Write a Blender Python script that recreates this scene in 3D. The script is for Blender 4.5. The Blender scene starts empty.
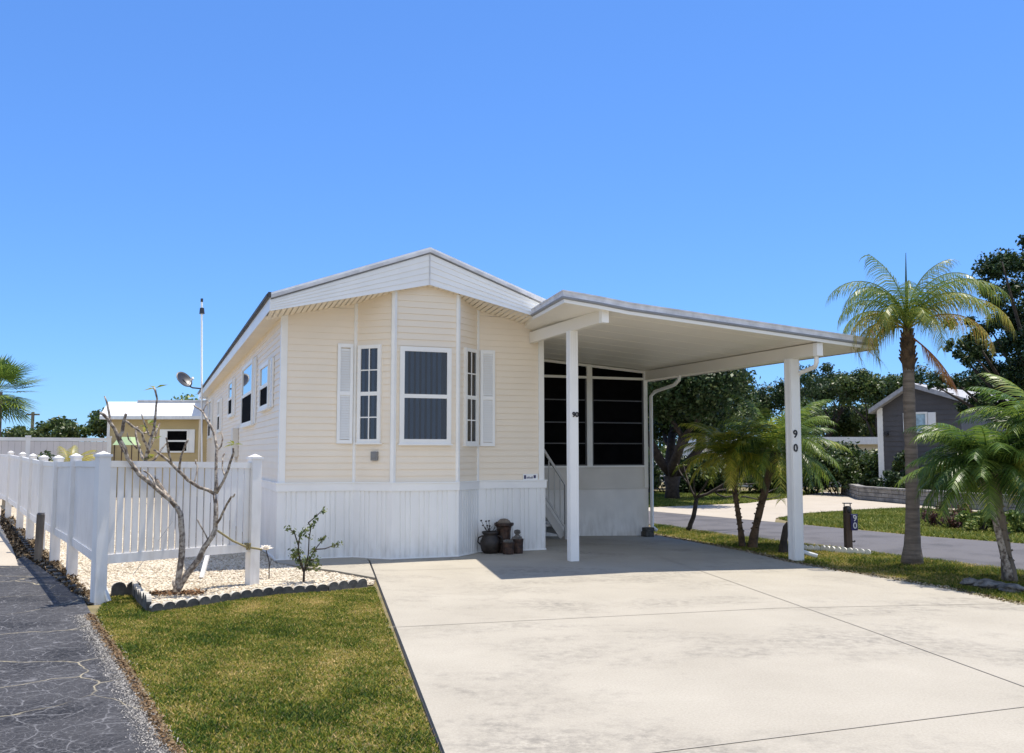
import bpy, bmesh, math, random
import numpy as np
from math import sin, cos, radians, pi, sqrt, atan2
from mathutils import Vector, Matrix

C = bpy.context.scene.collection
# ---------------------------------------------------------------- camera, sky, sun, exposure
F = 923.4; PITCH = .082; EYE = 1.6
cam = bpy.data.cameras.new('camera'); cam.lens = F/1024*36; cam.sensor_width = 36
cam.clip_start = .05; cam.clip_end = 3000
co = bpy.data.objects.new('camera', cam); C.objects.link(co)
co.location = (0, 0, EYE); co.rotation_euler = (pi/2+PITCH, 0, 0)
S = bpy.context.scene; S.camera = co
S.render.resolution_x = 1024; S.render.resolution_y = 753
SUN = Vector((.2175, .1586, 1)).normalized()
w = bpy.data.worlds.new('World'); S.world = w; w.use_nodes = True
nt = w.node_tree; bg = nt.nodes['Background']
sk = nt.nodes.new('ShaderNodeTexSky'); sk.sky_type = 'NISHITA'; sk.sun_disc = False
sk.sun_elevation = math.asin(SUN.z); sk.sun_rotation = atan2(SUN.x, SUN.y)
sk.altitude = 0; sk.air_density = 1.0; sk.dust_density = 0; sk.ozone_density = 2.2
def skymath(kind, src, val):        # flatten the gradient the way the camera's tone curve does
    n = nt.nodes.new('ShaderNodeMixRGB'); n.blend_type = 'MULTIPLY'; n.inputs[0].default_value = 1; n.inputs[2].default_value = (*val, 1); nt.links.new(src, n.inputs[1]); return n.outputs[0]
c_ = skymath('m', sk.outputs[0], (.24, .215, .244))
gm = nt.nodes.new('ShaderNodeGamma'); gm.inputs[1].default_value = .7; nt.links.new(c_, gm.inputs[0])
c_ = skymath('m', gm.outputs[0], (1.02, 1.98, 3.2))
# unseen bright sky sector behind the camera, added to lift the shaded house front
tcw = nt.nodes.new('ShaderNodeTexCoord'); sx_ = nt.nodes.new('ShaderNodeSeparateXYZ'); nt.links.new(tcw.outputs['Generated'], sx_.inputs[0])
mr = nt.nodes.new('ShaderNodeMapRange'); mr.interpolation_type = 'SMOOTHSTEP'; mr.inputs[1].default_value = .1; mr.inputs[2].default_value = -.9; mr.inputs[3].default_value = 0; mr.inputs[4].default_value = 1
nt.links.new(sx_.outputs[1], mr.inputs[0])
sky_fill = nt.nodes.new('ShaderNodeMixRGB'); sky_fill.inputs[2].default_value = (2.7, 3.15, 4.0, 1); nt.links.new(mr.outputs[0], sky_fill.inputs[0]); nt.links.new(c_, sky_fill.inputs[1])
nt.links.new(sky_fill.outputs[0], bg.inputs[0])
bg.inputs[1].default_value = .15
sl = bpy.data.lights.new('sun', 'SUN'); sl.energy = 3.7; sl.angle = radians(.5); sl.color = (1, .93, .82)
so = bpy.data.objects.new('sun', sl); C.objects.link(so)
so.rotation_euler = SUN.to_track_quat('Z', 'Y').to_euler(); so.location = (5, 5, 30)
S.view_settings.view_transform = 'Standard'; S.view_settings.look = 'None'
S.view_settings.gamma = 1; S.view_settings.exposure = .85
S.view_settings.use_curve_mapping = False

# ---------------------------------------------------------------- frames and helpers
YAW = .367; OX, OY = .509, 15.452; W = 4.276
cY, sY = cos(YAW), sin(YAW); cP, sP = cos(PITCH), sin(PITCH)
def ray(x, y):
    u = (x-512)/F; v = (376.5-y)/F
    return Vector((u, cP-v*sP, sP+v*cP))
def G(x, y, z=0):
    r = ray(x, y); t = (z-EYE)/r.z; return (r.x*t, r.y*t)
def at(x, y, Y):
    r = ray(x, y); t = Y/r.y; return Vector((r.x*t, Y, EYE+r.z*t))
def toH(X, Y):
    X -= OX; Y -= OY; return (X*cY+Y*sY, -X*sY+Y*cY)
def toW(a, b): return (OX+a*cY-b*sY, OY+a*sY+b*cY)
def zg(X, Y):                      # the ground falls 9 cm towards the street on the right
    a = toH(X, Y)[0]; return -.09*min(1, max(0, a/3.4))

class MB:
    def __init__(s): s.v = []; s.f = []; s.m = []
    def add(s, vs, fs, mi=0):
        o = len(s.v); s.v += [tuple(p) for p in vs]
        for f in fs: s.f.append(tuple(i+o for i in f)); s.m.append(mi)
    def quad(s, a, b, c, d, mi=0): s.add([a, b, c, d], [(0, 1, 2, 3)], mi)
    def box(s, x0, x1, y0, y1, z0, z1, mi=0):
        s.obox(Vector(((x0+x1)/2, (y0+y1)/2, (z0+z1)/2)), Vector((1,0,0)), Vector((0,1,0)), (x1-x0)/2, (y1-y0)/2, (z1-z0)/2, mi)
    def obox(s, c, ux, uy, hx, hy, hz, mi=0, uz=None):
        ux = Vector(ux).normalized(); uy = Vector(uy).normalized(); uz = uz or ux.cross(uy)
        if ux.cross(uy).dot(uz) < 0: uz = -uz
        c = Vector(c); vs = []
        for k in (-1, 1):
            for j in (-1, 1):
                for i in (-1, 1): vs.append(c+ux*hx*i+uy*hy*j+uz*hz*k)
        s.add(vs, [(0,2,3,1),(4,5,7,6),(0,1,5,4),(2,6,7,3),(0,4,6,2),(1,3,7,5)], mi)
    def bar(s, p, q, wd, dp=None, mi=0, up=(0,0,1)):
        p, q = Vector(p), Vector(q); d = q-p; L = d.length; d.normalize()
        u = Vector(up)
        if abs(d.dot(u)) > .98: u = Vector((0, 1, 0))
        a = d.cross(u).normalized(); b = a.cross(d)
        s.obox((p+q)/2, d, a, L/2, wd/2, (dp or wd)/2, mi)
    def tube(s, pts, rad, n=8, mi=0, cap=True):
        pts = [Vector(p) for p in pts]
        if not isinstance(rad, (list, tuple)): rad = [rad]*len(pts)
        vs = []; t0 = None; a = None
        for i, p in enumerate(pts):
            d = (pts[min(i+1, len(pts)-1)]-pts[max(i-1, 0)]).normalized()
            if a is None:
                h = Vector((0, 0, 1)) if abs(d.z) < .9 else Vector((1, 0, 0)); a = d.cross(h).normalized()
            else: a = (a-d*a.dot(d)).normalized()
            b = d.cross(a)
            for k in range(n):
                th = 2*pi*k/n; vs.append(p+(a*cos(th)+b*sin(th))*rad[i])
        fs = []
        for i in range(len(pts)-1):
            for k in range(n):
                fs.append((i*n+k, i*n+(k+1) % n, (i+1)*n+(k+1) % n, (i+1)*n+k))
        if cap: fs.append(tuple(range(n-1, -1, -1))); fs.append(tuple((len(pts)-1)*n+k for k in range(n)))
        s.add(vs, fs, mi)
    def lathe(s, c, prof, n=20, mi=0):
        c = Vector(c); vs = []
        for r, z in prof:
            for k in range(n): vs.append(c+Vector((r*cos(2*pi*k/n), r*sin(2*pi*k/n), z)))
        fs = []
        for i in range(len(prof)-1):
            for k in range(n): fs.append((i*n+k, i*n+(k+1) % n, (i+1)*n+(k+1) % n, (i+1)*n+k))
        fs.append(tuple(range(n-1, -1, -1))); fs.append(tuple((len(prof)-1)*n+k for k in range(n)))
        s.add(vs, fs, mi)
    def prism(s, poly, z0, z1, mi=0):            # poly: list of (x,y)
        n = len(poly); vs = [(x, y, z0) for x, y in poly]+[(x, y, z1) for x, y in poly]
        fs = [tuple(range(n-1, -1, -1)), tuple(range(n, 2*n))]+[(i, (i+1) % n, n+(i+1) % n, n+i) for i in range(n)]
        s.add(vs, fs, mi)
    def build(s, name, mats, parent=None, smooth=False, bevel=0):
        me = bpy.data.meshes.new(name); me.from_pydata(s.v, [], s.f)
        mats = mats if isinstance(mats, (list, tuple)) else [mats]
        for m in mats: me.materials.append(m)
        if any(s.m): me.polygons.foreach_set('material_index', s.m)
        if smooth: me.polygons.foreach_set('use_smooth', [True]*len(s.f))
        me.update(); o = bpy.data.objects.new(name, me); C.objects.link(o)
        if parent: o.parent = parent
        if bevel:
            b = o.modifiers.new('bevel', 'BEVEL'); b.width = bevel; b.segments = 2; b.limit_method = 'ANGLE'
        return o

def tag(o, label=None, cat=None, group=None, kind=None):
    if label: o['label'] = label
    if cat: o['category'] = cat
    if group: o['group'] = group
    if kind: o['kind'] = kind
    return o
def thing(name, label, cat, loc=(0,0,0), rz=0, group=None):
    o = bpy.data.objects.new(name, None); C.objects.link(o); o.empty_display_size = .2
    o.location = loc; o.rotation_euler = (0, 0, rz); return tag(o, label, cat, group)
def copy_tree(o, parent=None):
    c = o.copy(); C.objects.link(c)
    if parent: c.parent = parent
    for ch in [x for x in bpy.data.objects if x.parent == o]: copy_tree(ch, c)
    return c

# ---------------------------------------------------------------- materials
def mat(name, col, rough=.6, var=.0, scale=4, bump=0, bscale=60, metal=0, spec=.5, col2=None, stretch=None, detail=6, bdist=.01, rmp=(.35, .65)):
    m = bpy.data.materials.new(name); m.use_nodes = True; n = m.node_tree; L = n.links
    p = n.nodes['Principled BSDF']
    p.inputs['Base Color'].default_value = (*col, 1); p.inputs['Roughness'].default_value = rough
    p.inputs['Metallic'].default_value = metal; p.inputs['Specular IOR Level'].default_value = spec
    tc = n.nodes.new('ShaderNodeTexCoord'); src = tc.outputs['Object']
    if stretch:
        mp = n.nodes.new('ShaderNodeMapping'); mp.inputs['Scale'].default_value = stretch
        L.new(src, mp.inputs[0]); src = mp.outputs[0]
    if var or col2:
        no = n.nodes.new('ShaderNodeTexNoise'); no.inputs['Scale'].default_value = scale; no.inputs['Detail'].default_value = detail
        L.new(src, no.inputs['Vector'])
        r = n.nodes.new('ShaderNodeValToRGB'); L.new(no.outputs[0], r.inputs[0])
        c2 = col2 or tuple(min(1, x*(1+var)) for x in col); c1 = col if col2 else tuple(x*(1-var) for x in col)
        r.color_ramp.elements[0].position = rmp[0]; r.color_ramp.elements[1].position = rmp[1]
        r.color_ramp.elements[0].color = (*c1, 1); r.color_ramp.elements[1].color = (*c2, 1)
        L.new(r.outputs[0], p.inputs['Base Color'])
    if bump:
        nb = n.nodes.new('ShaderNodeTexNoise'); nb.inputs['Scale'].default_value = bscale; nb.inputs['Detail'].default_value = 5
        L.new(src, nb.inputs['Vector']); b = n.nodes.new('ShaderNodeBump'); b.inputs['Strength'].default_value = bump
        b.inputs['Distance'].default_value = bdist; L.new(nb.outputs[0], b.inputs['Height']); L.new(b.outputs[0], p.inputs['Normal'])
    return m
def leafmat(name, cols, trans=.35, rough=.45, spec=.5, pos=None):
    """per-leaf colour from the mesh attribute 'tint'"""
    m = bpy.data.materials.new(name); m.use_nodes = True; n = m.node_tree; L = n.links
    p = n.nodes['Principled BSDF']; out = n.nodes['Material Output']
    at_ = n.nodes.new('ShaderNodeAttribute'); at_.attribute_name = 'tint'
    r = n.nodes.new('ShaderNodeValToRGB'); e = r.color_ramp.elements
    k = len(cols)
    for i, c in enumerate(cols):
        ps = pos[i] if pos else i/(k-1)
        if i == 0: e[0].position = ps; e[0].color = (*c, 1)
        elif i == k-1: e[len(e)-1].position = ps; e[len(e)-1].color = (*c, 1)
        else: x = e.new(ps); x.color = (*c, 1)
    L.new(at_.outputs['Fac'], r.inputs[0]); L.new(r.outputs[0], p.inputs['Base Color'])
    p.inputs['Roughness'].default_value = rough; p.inputs['Specular IOR Level'].default_value = spec
    t = n.nodes.new('ShaderNodeBsdfTranslucent'); L.new(r.outputs[0], t.inputs[0])
    mx = n.nodes.new('ShaderNodeMixShader'); mx.inputs[0].default_value = trans
    L.new(p.outputs[0], mx.inputs[1]); L.new(t.outputs[0], mx.inputs[2]); L.new(mx.outputs[0], out.inputs[0])
    return m
def glassmat(name, tint=(.02,.03,.04), refl=1.0):
    m = bpy.data.materials.new(name); m.use_nodes = True; n = m.node_tree; L = n.links
    out = n.nodes['Material Output']; g = n.nodes.new('ShaderNodeBsdfGlossy'); g.inputs['Roughness'].default_value = .02
    t = n.nodes.new('ShaderNodeBsdfTransparent'); t.inputs[0].default_value = (*tint, 1)
    f = n.nodes.new('ShaderNodeFresnel'); f.inputs['IOR'].default_value = 1.5
    mt = n.nodes.new('ShaderNodeMath'); mt.operation = 'MULTIPLY'; mt.inputs[1].default_value = refl; mt.use_clamp = True
    L.new(f.outputs[0], mt.inputs[0])
    mx = n.nodes.new('ShaderNodeMixShader'); L.new(mt.outputs[0], mx.inputs[0])
    L.new(t.outputs[0], mx.inputs[1]); L.new(g.outputs[0], mx.inputs[2]); L.new(mx.outputs[0], out.inputs[0])
    return m

M = {}
M['siding'] = mat('cream_vinyl', (.88,.78,.635), .5, .02, 1.5, .05, 90, spec=.3)
M['white'] = mat('white_vinyl', (.88,.88,.86), .4, .03, 2, spec=.4)
M['trim'] = mat('white_trim', (.88,.87,.83), .45, .03, 3)
M['skirt'] = mat('white_skirting', (.84,.84,.82), .45, .06, .8, stretch=(3, 3, 1))
def grime(m, z0, z1, amt, col=(.33,.29,.23)):
    n = m.node_tree; L = n.links; p = n.nodes['Principled BSDF']; src = p.inputs['Base Color'].links[0].from_socket
    tc = n.nodes.new('ShaderNodeTexCoord'); sp = n.nodes.new('ShaderNodeSeparateXYZ'); L.new(tc.outputs['Object'], sp.inputs[0])
    no = n.nodes.new('ShaderNodeTexNoise'); no.inputs['Scale'].default_value = 5; no.inputs['Detail'].default_value = 8; mp = n.nodes.new('ShaderNodeMapping'); mp.inputs['Scale'].default_value = (2.5, 2.5, .7)
    L.new(tc.outputs['Object'], mp.inputs[0]); L.new(mp.outputs[0], no.inputs['Vector'])
    mr = n.nodes.new('ShaderNodeMapRange'); mr.inputs[1].default_value = z0; mr.inputs[2].default_value = z1; mr.inputs[3].default_value = 1; mr.inputs[4].default_value = 0; L.new(sp.outputs[2], mr.inputs[0])
    r = n.nodes.new('ShaderNodeValToRGB'); r.color_ramp.elements[0].position = .42; r.color_ramp.elements[1].position = .72; L.new(no.outputs[0], r.inputs[0])
    mu = n.nodes.new('ShaderNodeMath'); mu.operation = 'MULTIPLY'; L.new(mr.outputs[0], mu.inputs[0]); L.new(r.outputs[0], mu.inputs[1])
    m2 = n.nodes.new('ShaderNodeMath'); m2.operation = 'MULTIPLY'; L.new(mu.outputs[0], m2.inputs[0]); m2.inputs[1].default_value = amt
    mx = n.nodes.new('ShaderNodeMixRGB'); L.new(m2.outputs[0], mx.inputs[0]); L.new(src, mx.inputs[1]); mx.inputs[2].default_value = (*col, 1); L.new(mx.outputs[0], p.inputs['Base Color'])
grime(M['skirt'], -.05, .45, .4)
M['soffit'] = mat('cream_soffit', (.86,.76,.60), .5, .03, 3)
M['rooftop'] = mat('white_metal_roof', (.78,.79,.80), .4, .05, 1)
M['gutter'] = mat('grey_drip_edge', (.66,.66,.68), .45, .15, 6)
M['line_edge'] = mat('grey_line_trim', (.24,.25,.27), .5, .1, 5)  # plain grey trim colour of the thin lines along the roof edges
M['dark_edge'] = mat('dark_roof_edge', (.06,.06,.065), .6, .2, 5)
grime(M['rooftop'], 9, 10, .25, (.4,.38,.34))
M['panel'] = mat('aluminium_ceiling', (.84,.80,.71), .45, .05, .7, stretch=(1, .2, 1))
M['glass'] = glassmat('window_glass', (.62,.68,.74), 1.3)
M['glass_clear'] = glassmat('sky_mirroring_glass', (.5,.55,.6), 5)
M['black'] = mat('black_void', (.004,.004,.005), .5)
M['blind'] = mat('vertical_blind', (.15,.22,.30), .7)
M['screen'] = mat('black_insect_screen', (.004,.004,.0045), .9, .3, 6, spec=.04)
M['greybar'] = mat('grey_aluminium', (.08,.08,.085), .4)
M['stucco'] = mat('painted_block_wall', (.82,.80,.76), .8, .06, 2, .4, 25)
M['knee'] = mat('grey_white_panel', (.70,.67,.61), .6, .05, 2)
M['rail'] = mat('grey_white_rail', (.55,.54,.52), .5)
M['wood'] = mat('weathered_post', (.16,.135,.11), .85, .35, 12, .5, 40, stretch=(1,1,.15))
M['brownwood'] = mat('brown_post', (.085,.055,.038), .8, .3, 12, .5, 40, stretch=(1,1,.15))
M['blue'] = mat('navy_sign', (.012,.014,.10), .35)
M['num'] = mat('black_number', (.02,.02,.025), .5)
M['numw'] = mat('white_number', (.8,.8,.8), .5)
M['fence'] = mat('white_fence_vinyl', (.82,.80,.77), .4, .04, 2, spec=.4)
grime(M['fence'], 0, 1.2, .35); grime(M['stucco'], -.1, .6, .4)
M['pot'] = mat('dark_clay', (.025,.018,.014), .5, .5, 12, .5, 30)
M['potwood'] = mat('carved_brown_wood', (.045,.022,.013), .6, .6, 14, .5, 30)
M['bark'] = mat('grey_bark', (.20,.165,.13), .9, .35, 9, .6, 30, stretch=(1,1,.5))
M['barkpale'] = mat('pale_mottled_bark', (.13,.10,.08), .9, .4, 22, .9, 35, col2=(.46,.40,.33), bdist=.015, rmp=(.4,.6))
M['darkbark'] = mat('dark_bark', (.045,.035,.028), .9, .4, 8, .6, 25)
M['palmbark'] = mat('ringed_palm_bark', (.20,.16,.125), .9, .3, 3, .8, 14, stretch=(1,1,7), bdist=.02)
M['palmboot'] = mat('brown_palm_boots', (.10,.062,.035), .9, .45, 9, .8, 25, bdist=.02)
M['rope'] = mat('old_rope', (.28,.24,.12), .9)
M['edge'] = mat('dark_concrete_edging', (.085,.083,.078), .9, .3, 14, .5, 40)
M['edgetop'] = mat('pale_edging_top', (.45,.42,.36), .9, .2, 14)
M['shell'] = mat('white_scallop_edging', (.75,.73,.68), .8, .1, 9)
M['grey_siding'] = mat('grey_siding', (.085,.08,.082), .6, .1, 2)
M['yellow_siding'] = mat('yellow_siding', (.52,.40,.20), .6, .05, 2)
M['curtain'] = mat('pale_blue_blind', (.35,.5,.58), .6, .25, 6)
M['rock'] = mat('grey_rock', (.16,.15,.135), .95, .5, 9, 1.0, 18, bdist=.05)
M['dish'] = mat('grey_dish', (.03,.03,.033), .4)
M['plastic_grey'] = mat('grey_plastic', (.22,.22,.22), .5)
M['awning'] = mat('pale_green_cover', (.45,.60,.33), .6)
M['splash'] = mat('stained_block', (.07,.068,.062), .9, .4, 10, .5, 30)
M['plume'] = mat('white_petal', (.85,.80,.72), .6)

# structure materials -------------------------------------------------
def concrete(name, c1, c2, cstain, st=.55):
    m = bpy.data.materials.new(name); m.use_nodes = True; n = m.node_tree; L = n.links; p = n.nodes['Principled BSDF']
    tc = n.nodes.new('ShaderNodeTexCoord').outputs['Object']
    def noise(sc, det=6, rough=.6, strv=None, dist=0):
        s = tc
        if strv:
            mp = n.nodes.new('ShaderNodeMapping'); mp.inputs['Scale'].default_value = strv; mp.inputs['Rotation'].default_value = (0, 0, -YAW); L.new(tc, mp.inputs[0]); s = mp.outputs[0]
        x = n.nodes.new('ShaderNodeTexNoise'); x.inputs['Scale'].default_value = sc; x.inputs['Detail'].default_value = det
        x.inputs['Roughness'].default_value = rough; x.inputs['Distortion'].default_value = dist; L.new(s, x.inputs['Vector']); return x.outputs[0]
    def ramp(src, a, b, ca=(0,0,0), cb=(1,1,1)):
        r = n.nodes.new('ShaderNodeValToRGB'); r.color_ramp.elements[0].position = a; r.color_ramp.elements[1].position = b
        r.color_ramp.elements[0].color = (*ca, 1); r.color_ramp.elements[1].color = (*cb, 1); L.new(src, r.inputs[0]); return r.outputs[0]
    def mix(f, a, b):
        x = n.nodes.new('ShaderNodeMixRGB'); L.new(f, x.inputs[0]); L.new(a, x.inputs[1])
        if isinstance(b, tuple): x.inputs[2].default_value = (*b, 1)
        else: L.new(b, x.inputs[2])
        return x.outputs[0]
    base = ramp(noise(.9, 7), .35, .68, c1, c2)
    fine = ramp(noise(60, 6, .8), .34, .66, tuple(.78*x for x in c1), tuple(1.08*x for x in c2))
    x = n.nodes.new('ShaderNodeMixRGB'); x.inputs[0].default_value = .5; L.new(base, x.inputs[1]); L.new(fine, x.inputs[2])
    st1 = ramp(noise(.62, 9, .7, (.75, 1.1, 1), .35), .49, .70)
    st2 = ramp(noise(11, 5, .7), .38, .62)
    mu = n.nodes.new('ShaderNodeMath'); mu.operation = 'MULTIPLY'; L.new(st1, mu.inputs[0]); L.new(st2, mu.inputs[1])
    mv = n.nodes.new('ShaderNodeMath'); mv.operation = 'MULTIPLY'; L.new(mu.outputs[0], mv.inputs[0]); mv.inputs[1].default_value = st
    L.new(mix(mv.outputs[0], x.outputs[0], cstain), p.inputs['Base Color'])
    p.inputs['Roughness'].default_value = .85; p.inputs['Specular IOR Level'].default_value = .2
    b = n.nodes.new('ShaderNodeBump'); b.inputs['Strength'].default_value = .25; b.inputs['Distance'].default_value = .006
    L.new(noise(120, 4), b.inputs['Height']); L.new(b.outputs[0], p.inputs['Normal'])
    return m
M['concrete'] = concrete('driveway_concrete', (.33,.30,.245), (.42,.385,.32), (.135,.125,.11), .85)
M['concrete2'] = concrete('far_concrete', (.40,.35,.28), (.46,.41,.34), (.28,.25,.22), .5)
M['greyroof'] = mat('grey_shingle_roof', (.36,.36,.37), .8, .15, 8)
M['joint'] = mat('joint', (.33,.30,.25), .9)
def asphalt(name, ca, cb, crack, camt):
    m = bpy.data.materials.new(name); m.use_nodes = True; n = m.node_tree; L = n.links; p = n.nodes['Principled BSDF']
    tc = n.nodes.new('ShaderNodeTexCoord').outputs['Object']
    no = n.nodes.new('ShaderNodeTexNoise'); no.inputs['Scale'].default_value = 55; no.inputs['Detail'].default_value = 8; no.inputs['Roughness'].default_value = .75; L.new(tc, no.inputs['Vector'])
    n2 = n.nodes.new('ShaderNodeTexNoise'); n2.inputs['Scale'].default_value = 1.3; n2.inputs['Detail'].default_value = 6; L.new(tc, n2.inputs['Vector'])
    ad = n.nodes.new('ShaderNodeMath'); ad.operation = 'ADD'; L.new(no.outputs[0], ad.inputs[0]); L.new(n2.outputs[0], ad.inputs[1])
    r = n.nodes.new('ShaderNodeValToRGB'); r.color_ramp.elements[0].position = .86; r.color_ramp.elements[1].position = 1.16
    ml = n.nodes.new('ShaderNodeMath'); ml.operation = 'MULTIPLY'; ml.inputs[1].default_value = 1.0; L.new(ad.outputs[0], ml.inputs[0])
    r.color_ramp.elements[0].color = (*ca, 1); r.color_ramp.elements[1].color = (*cb, 1); L.new(ml.outputs[0], r.inputs[0])
    col = r.outputs[0]
    if camt:
        wp = n.nodes.new('ShaderNodeTexNoise'); wp.inputs['Scale'].default_value = 2.2; wp.inputs['Detail'].default_value = 5; L.new(tc, wp.inputs['Vector'])
        mm = n.nodes.new('ShaderNodeMixRGB'); mm.blend_type = 'ADD'; mm.inputs[0].default_value = .35; L.new(tc, mm.inputs[1]); L.new(wp.outputs['Color'], mm.inputs[2])
        for sc, wd, am, cc in ((4.5, .03, camt, crack), (12, .045, camt*.6, crack), (27, .08, camt*.4, crack), (.8, .008, camt, (.38, .33, .22))):
            vo = n.nodes.new('ShaderNodeTexVoronoi'); vo.feature = 'DISTANCE_TO_EDGE'; vo.inputs['Scale'].default_value = sc; L.new(mm.outputs[0], vo.inputs['Vector'])
            rr = n.nodes.new('ShaderNodeValToRGB'); rr.color_ramp.elements[0].position = 0; rr.color_ramp.elements[1].position = wd
            rr.color_ramp.elements[0].color = (am,)*3+(1,); rr.color_ramp.elements[1].color = (0,0,0,1); L.new(vo.outputs['Distance'], rr.inputs[0])
            gt = n.nodes.new('ShaderNodeMath'); gt.operation = 'MULTIPLY'; L.new(rr.outputs[0], gt.inputs[0])
            nn = n.nodes.new('ShaderNodeTexNoise'); nn.inputs['Scale'].default_value = 3.1*sc/2; L.new(tc, nn.inputs['Vector'])
            r3 = n.nodes.new('ShaderNodeValToRGB'); r3.color_ramp.elements[0].position = .36; r3.color_ramp.elements[1].position = .55; L.new(nn.outputs[0], r3.inputs[0])
            L.new(r3.outputs[0], gt.inputs[1])
            mx = n.nodes.new('ShaderNodeMixRGB'); L.new(gt.outputs[0], mx.inputs[0]); L.new(col, mx.inputs[1]); mx.inputs[2].default_value = (*cc, 1); col = mx.outputs[0]
    L.new(col, p.inputs['Base Color']); p.inputs['Roughness'].default_value = .8; p.inputs['Specular IOR Level'].default_value = .3
    b = n.nodes.new('ShaderNodeBump'); b.inputs['Strength'].default_value = .5; b.inputs['Distance'].default_value = .008
    L.new(no.outputs[0], b.inputs['Height']); L.new(b.outputs[0], p.inputs['Normal'])
    return m
M['asphalt'] = asphalt('cracked_asphalt', (.010,.010,.012), (.040,.039,.041), (.17,.168,.172), 1.0)
M['road'] = asphalt('smooth_asphalt', (.075,.072,.076), (.115,.11,.115), None, 0)
M['soil'] = mat('dry_soil', (.13,.11,.045), .95, .3, 3, .6, 30, col2=(.22,.175,.09))
M['mulch'] = mat('dark_mulch', (.03,.024,.018), .95, .5, 25, .9, 40, bdist=.03, col2=(.10,.08,.055))
M['gravelbed'] = mat('shell_bed', (.30,.25,.18), .9, .2, 30, .9, 45, bdist=.02, col2=(.50,.44,.34))
M['stone'] = leafmat('shell_stone', [(.20,.14,.09), (.40,.34,.25), (.58,.51,.40), (.68,.62,.52)], 0, .8, .2)
M['grassblade'] = leafmat('grass_blade', [(.018,.045,.006), (.10,.165,.016), (.32,.28,.04), (.60,.43,.18)], .35, .6, .2, [0, .36, .68, 1])
M['grassfar'] = leafmat('grass_blade_far', [(.07,.11,.016), (.15,.19,.03), (.28,.28,.05), (.42,.36,.12)], .3, .6, .2, [0, .45, .8, 1])

# ---------------------------------------------------------------- ground sheets
def sheet(name, poly, dz, m, thick=0, kind='structure', sub=None):
    """flat polygon (world XY) laid dz above the sloping ground"""
    bm = bmesh.new(); vs = [bm.verts.new((x, y, 0)) for x, y in poly]; bm.faces.new(vs)
    for a in (0, 1.7, 3.4):
        X, Y = toW(a, 0)
        bmesh.ops.bisect_plane(bm, geom=bm.verts[:]+bm.edges[:]+bm.faces[:], plane_co=(X, Y, 0), plane_no=(cY, sY, 0))
    bmesh.ops.triangulate(bm, faces=bm.faces[:])
    if bm.faces and sum(f.normal.z for f in bm.faces) < 0: bmesh.ops.reverse_faces(bm, faces=bm.faces[:])
    for v in bm.verts: v.co.z = zg(v.co.x, v.co.y)+dz
    if thick:
        r = bmesh.ops.extrude_face_region(bm, geom=bm.faces[:])
        for v in [g for g in r['geom'] if isinstance(g, bmesh.types.BMVert)]: v.co.z += 0
        new = set(g for g in r['geom'] if isinstance(g, bmesh.types.BMVert))
        for v in bm.verts:
            if v not in new: v.co.z -= thick
    me = bpy.data.meshes.new(name); bm.to_mesh(me); bm.free(); me.materials.append(m)
    o = bpy.data.objects.new(name, me); C.objects.link(o); o['kind'] = kind
    return o
xs = np.unique(np.concatenate([[-900,-400,-150,-70], np.arange(-40, 60, 2.), [80,160,400,900]]))
ys = np.unique(np.concatenate([[-900,-300,-80,-20], np.arange(-6, 70, 2.), [90,160,400,1500]]))
mb = MB(); mb.v = [(x, y, zg(x, y)-.03) for y in ys for x in xs]; nx = len(xs)
mb.f = [(j*nx+i, j*nx+i+1, (j+1)*nx+i+1, (j+1)*nx+i) for j in range(len(ys)-1) for i in range(nx-1)]; mb.m = [0]*len(mb.f)
tag(mb.build('ground', M['soil']), kind='structure')

R = lambda x, y: G(x, y, -.09)
driveL0, driveL1 = G(370, 560), G(445, 753)
def extend(p, q, k): return (q[0]+(q[0]-p[0])*k, q[1]+(q[1]-p[1])*k)
nearL = extend(driveL0, driveL1, .9)
driveR = [R(650, 533.5), R(700, 542.5), R(750, 552), R(795, 563), R(830, 569.5), R(880, 577), R(950, 589), R(1024, 606)]
nearR = extend(driveR[-2], driveR[-1], 3.2)
dpoly = [toW(-2.99, .3), driveL0, driveL1, nearL, (nearR[0]+1.0, nearL[1]), nearR]+driveR[::-1]+[toW(3.5, 3.6), toW(-2.99, 3.6)]
sheet('driveway', dpoly, 0, M['concrete'], .05)
def strip(name, p, q, wd, dz, m):
    d = Vector((q[0]-p[0], q[1]-p[1])).normalized(); n = Vector((-d.y, d.x))*wd/2
    return sheet(name, [(p[0]+n.x, p[1]+n.y), (p[0]-n.x, p[1]-n.y), (q[0]-n.x, q[1]-n.y), (q[0]+n.x, q[1]+n.y)], dz, m)
R5 = lambda x, y: G(x, y, -.04)
strip('driveway_joint', R5(388, 632), R(1005, 605), .014, .004, M['joint'])
strip('driveway_joint', R5(650, 553), R5(1060, 706), .014, .005, M['joint'])
strip('driveway_joint', G(500, 772), R5(1060, 709), .014, .004, M['joint'])
strip('driveway_joint', G(380, 571), R5(650, 566), .012, .0045, M['joint'])
# dark gap along the left edge of the slab
n_ = .008; strip('driveway_edge_gap', (driveL0[0]-n_, driveL0[1]), (nearL[0]-n_, nearL[1]), .012, -.018, M['num'])
# slab strip in front of the skirting, left of the drive
ledge = [G(278, 560), toW(-4.25, -.02), toW(-3.0, -.02), driveL0, G(376, 583), G(340, 573), G(301, 567)]
sheet('path', [toW(-4.32, -.35), toW(-4.32, .1), toW(-3.0, .1), (driveL0[0]-.03, driveL0[1]), (G(375, 578)[0], G(375, 578)[1]), G(335, 571), G(300, 566.5)], .006, M['concrete'], .05)
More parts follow.
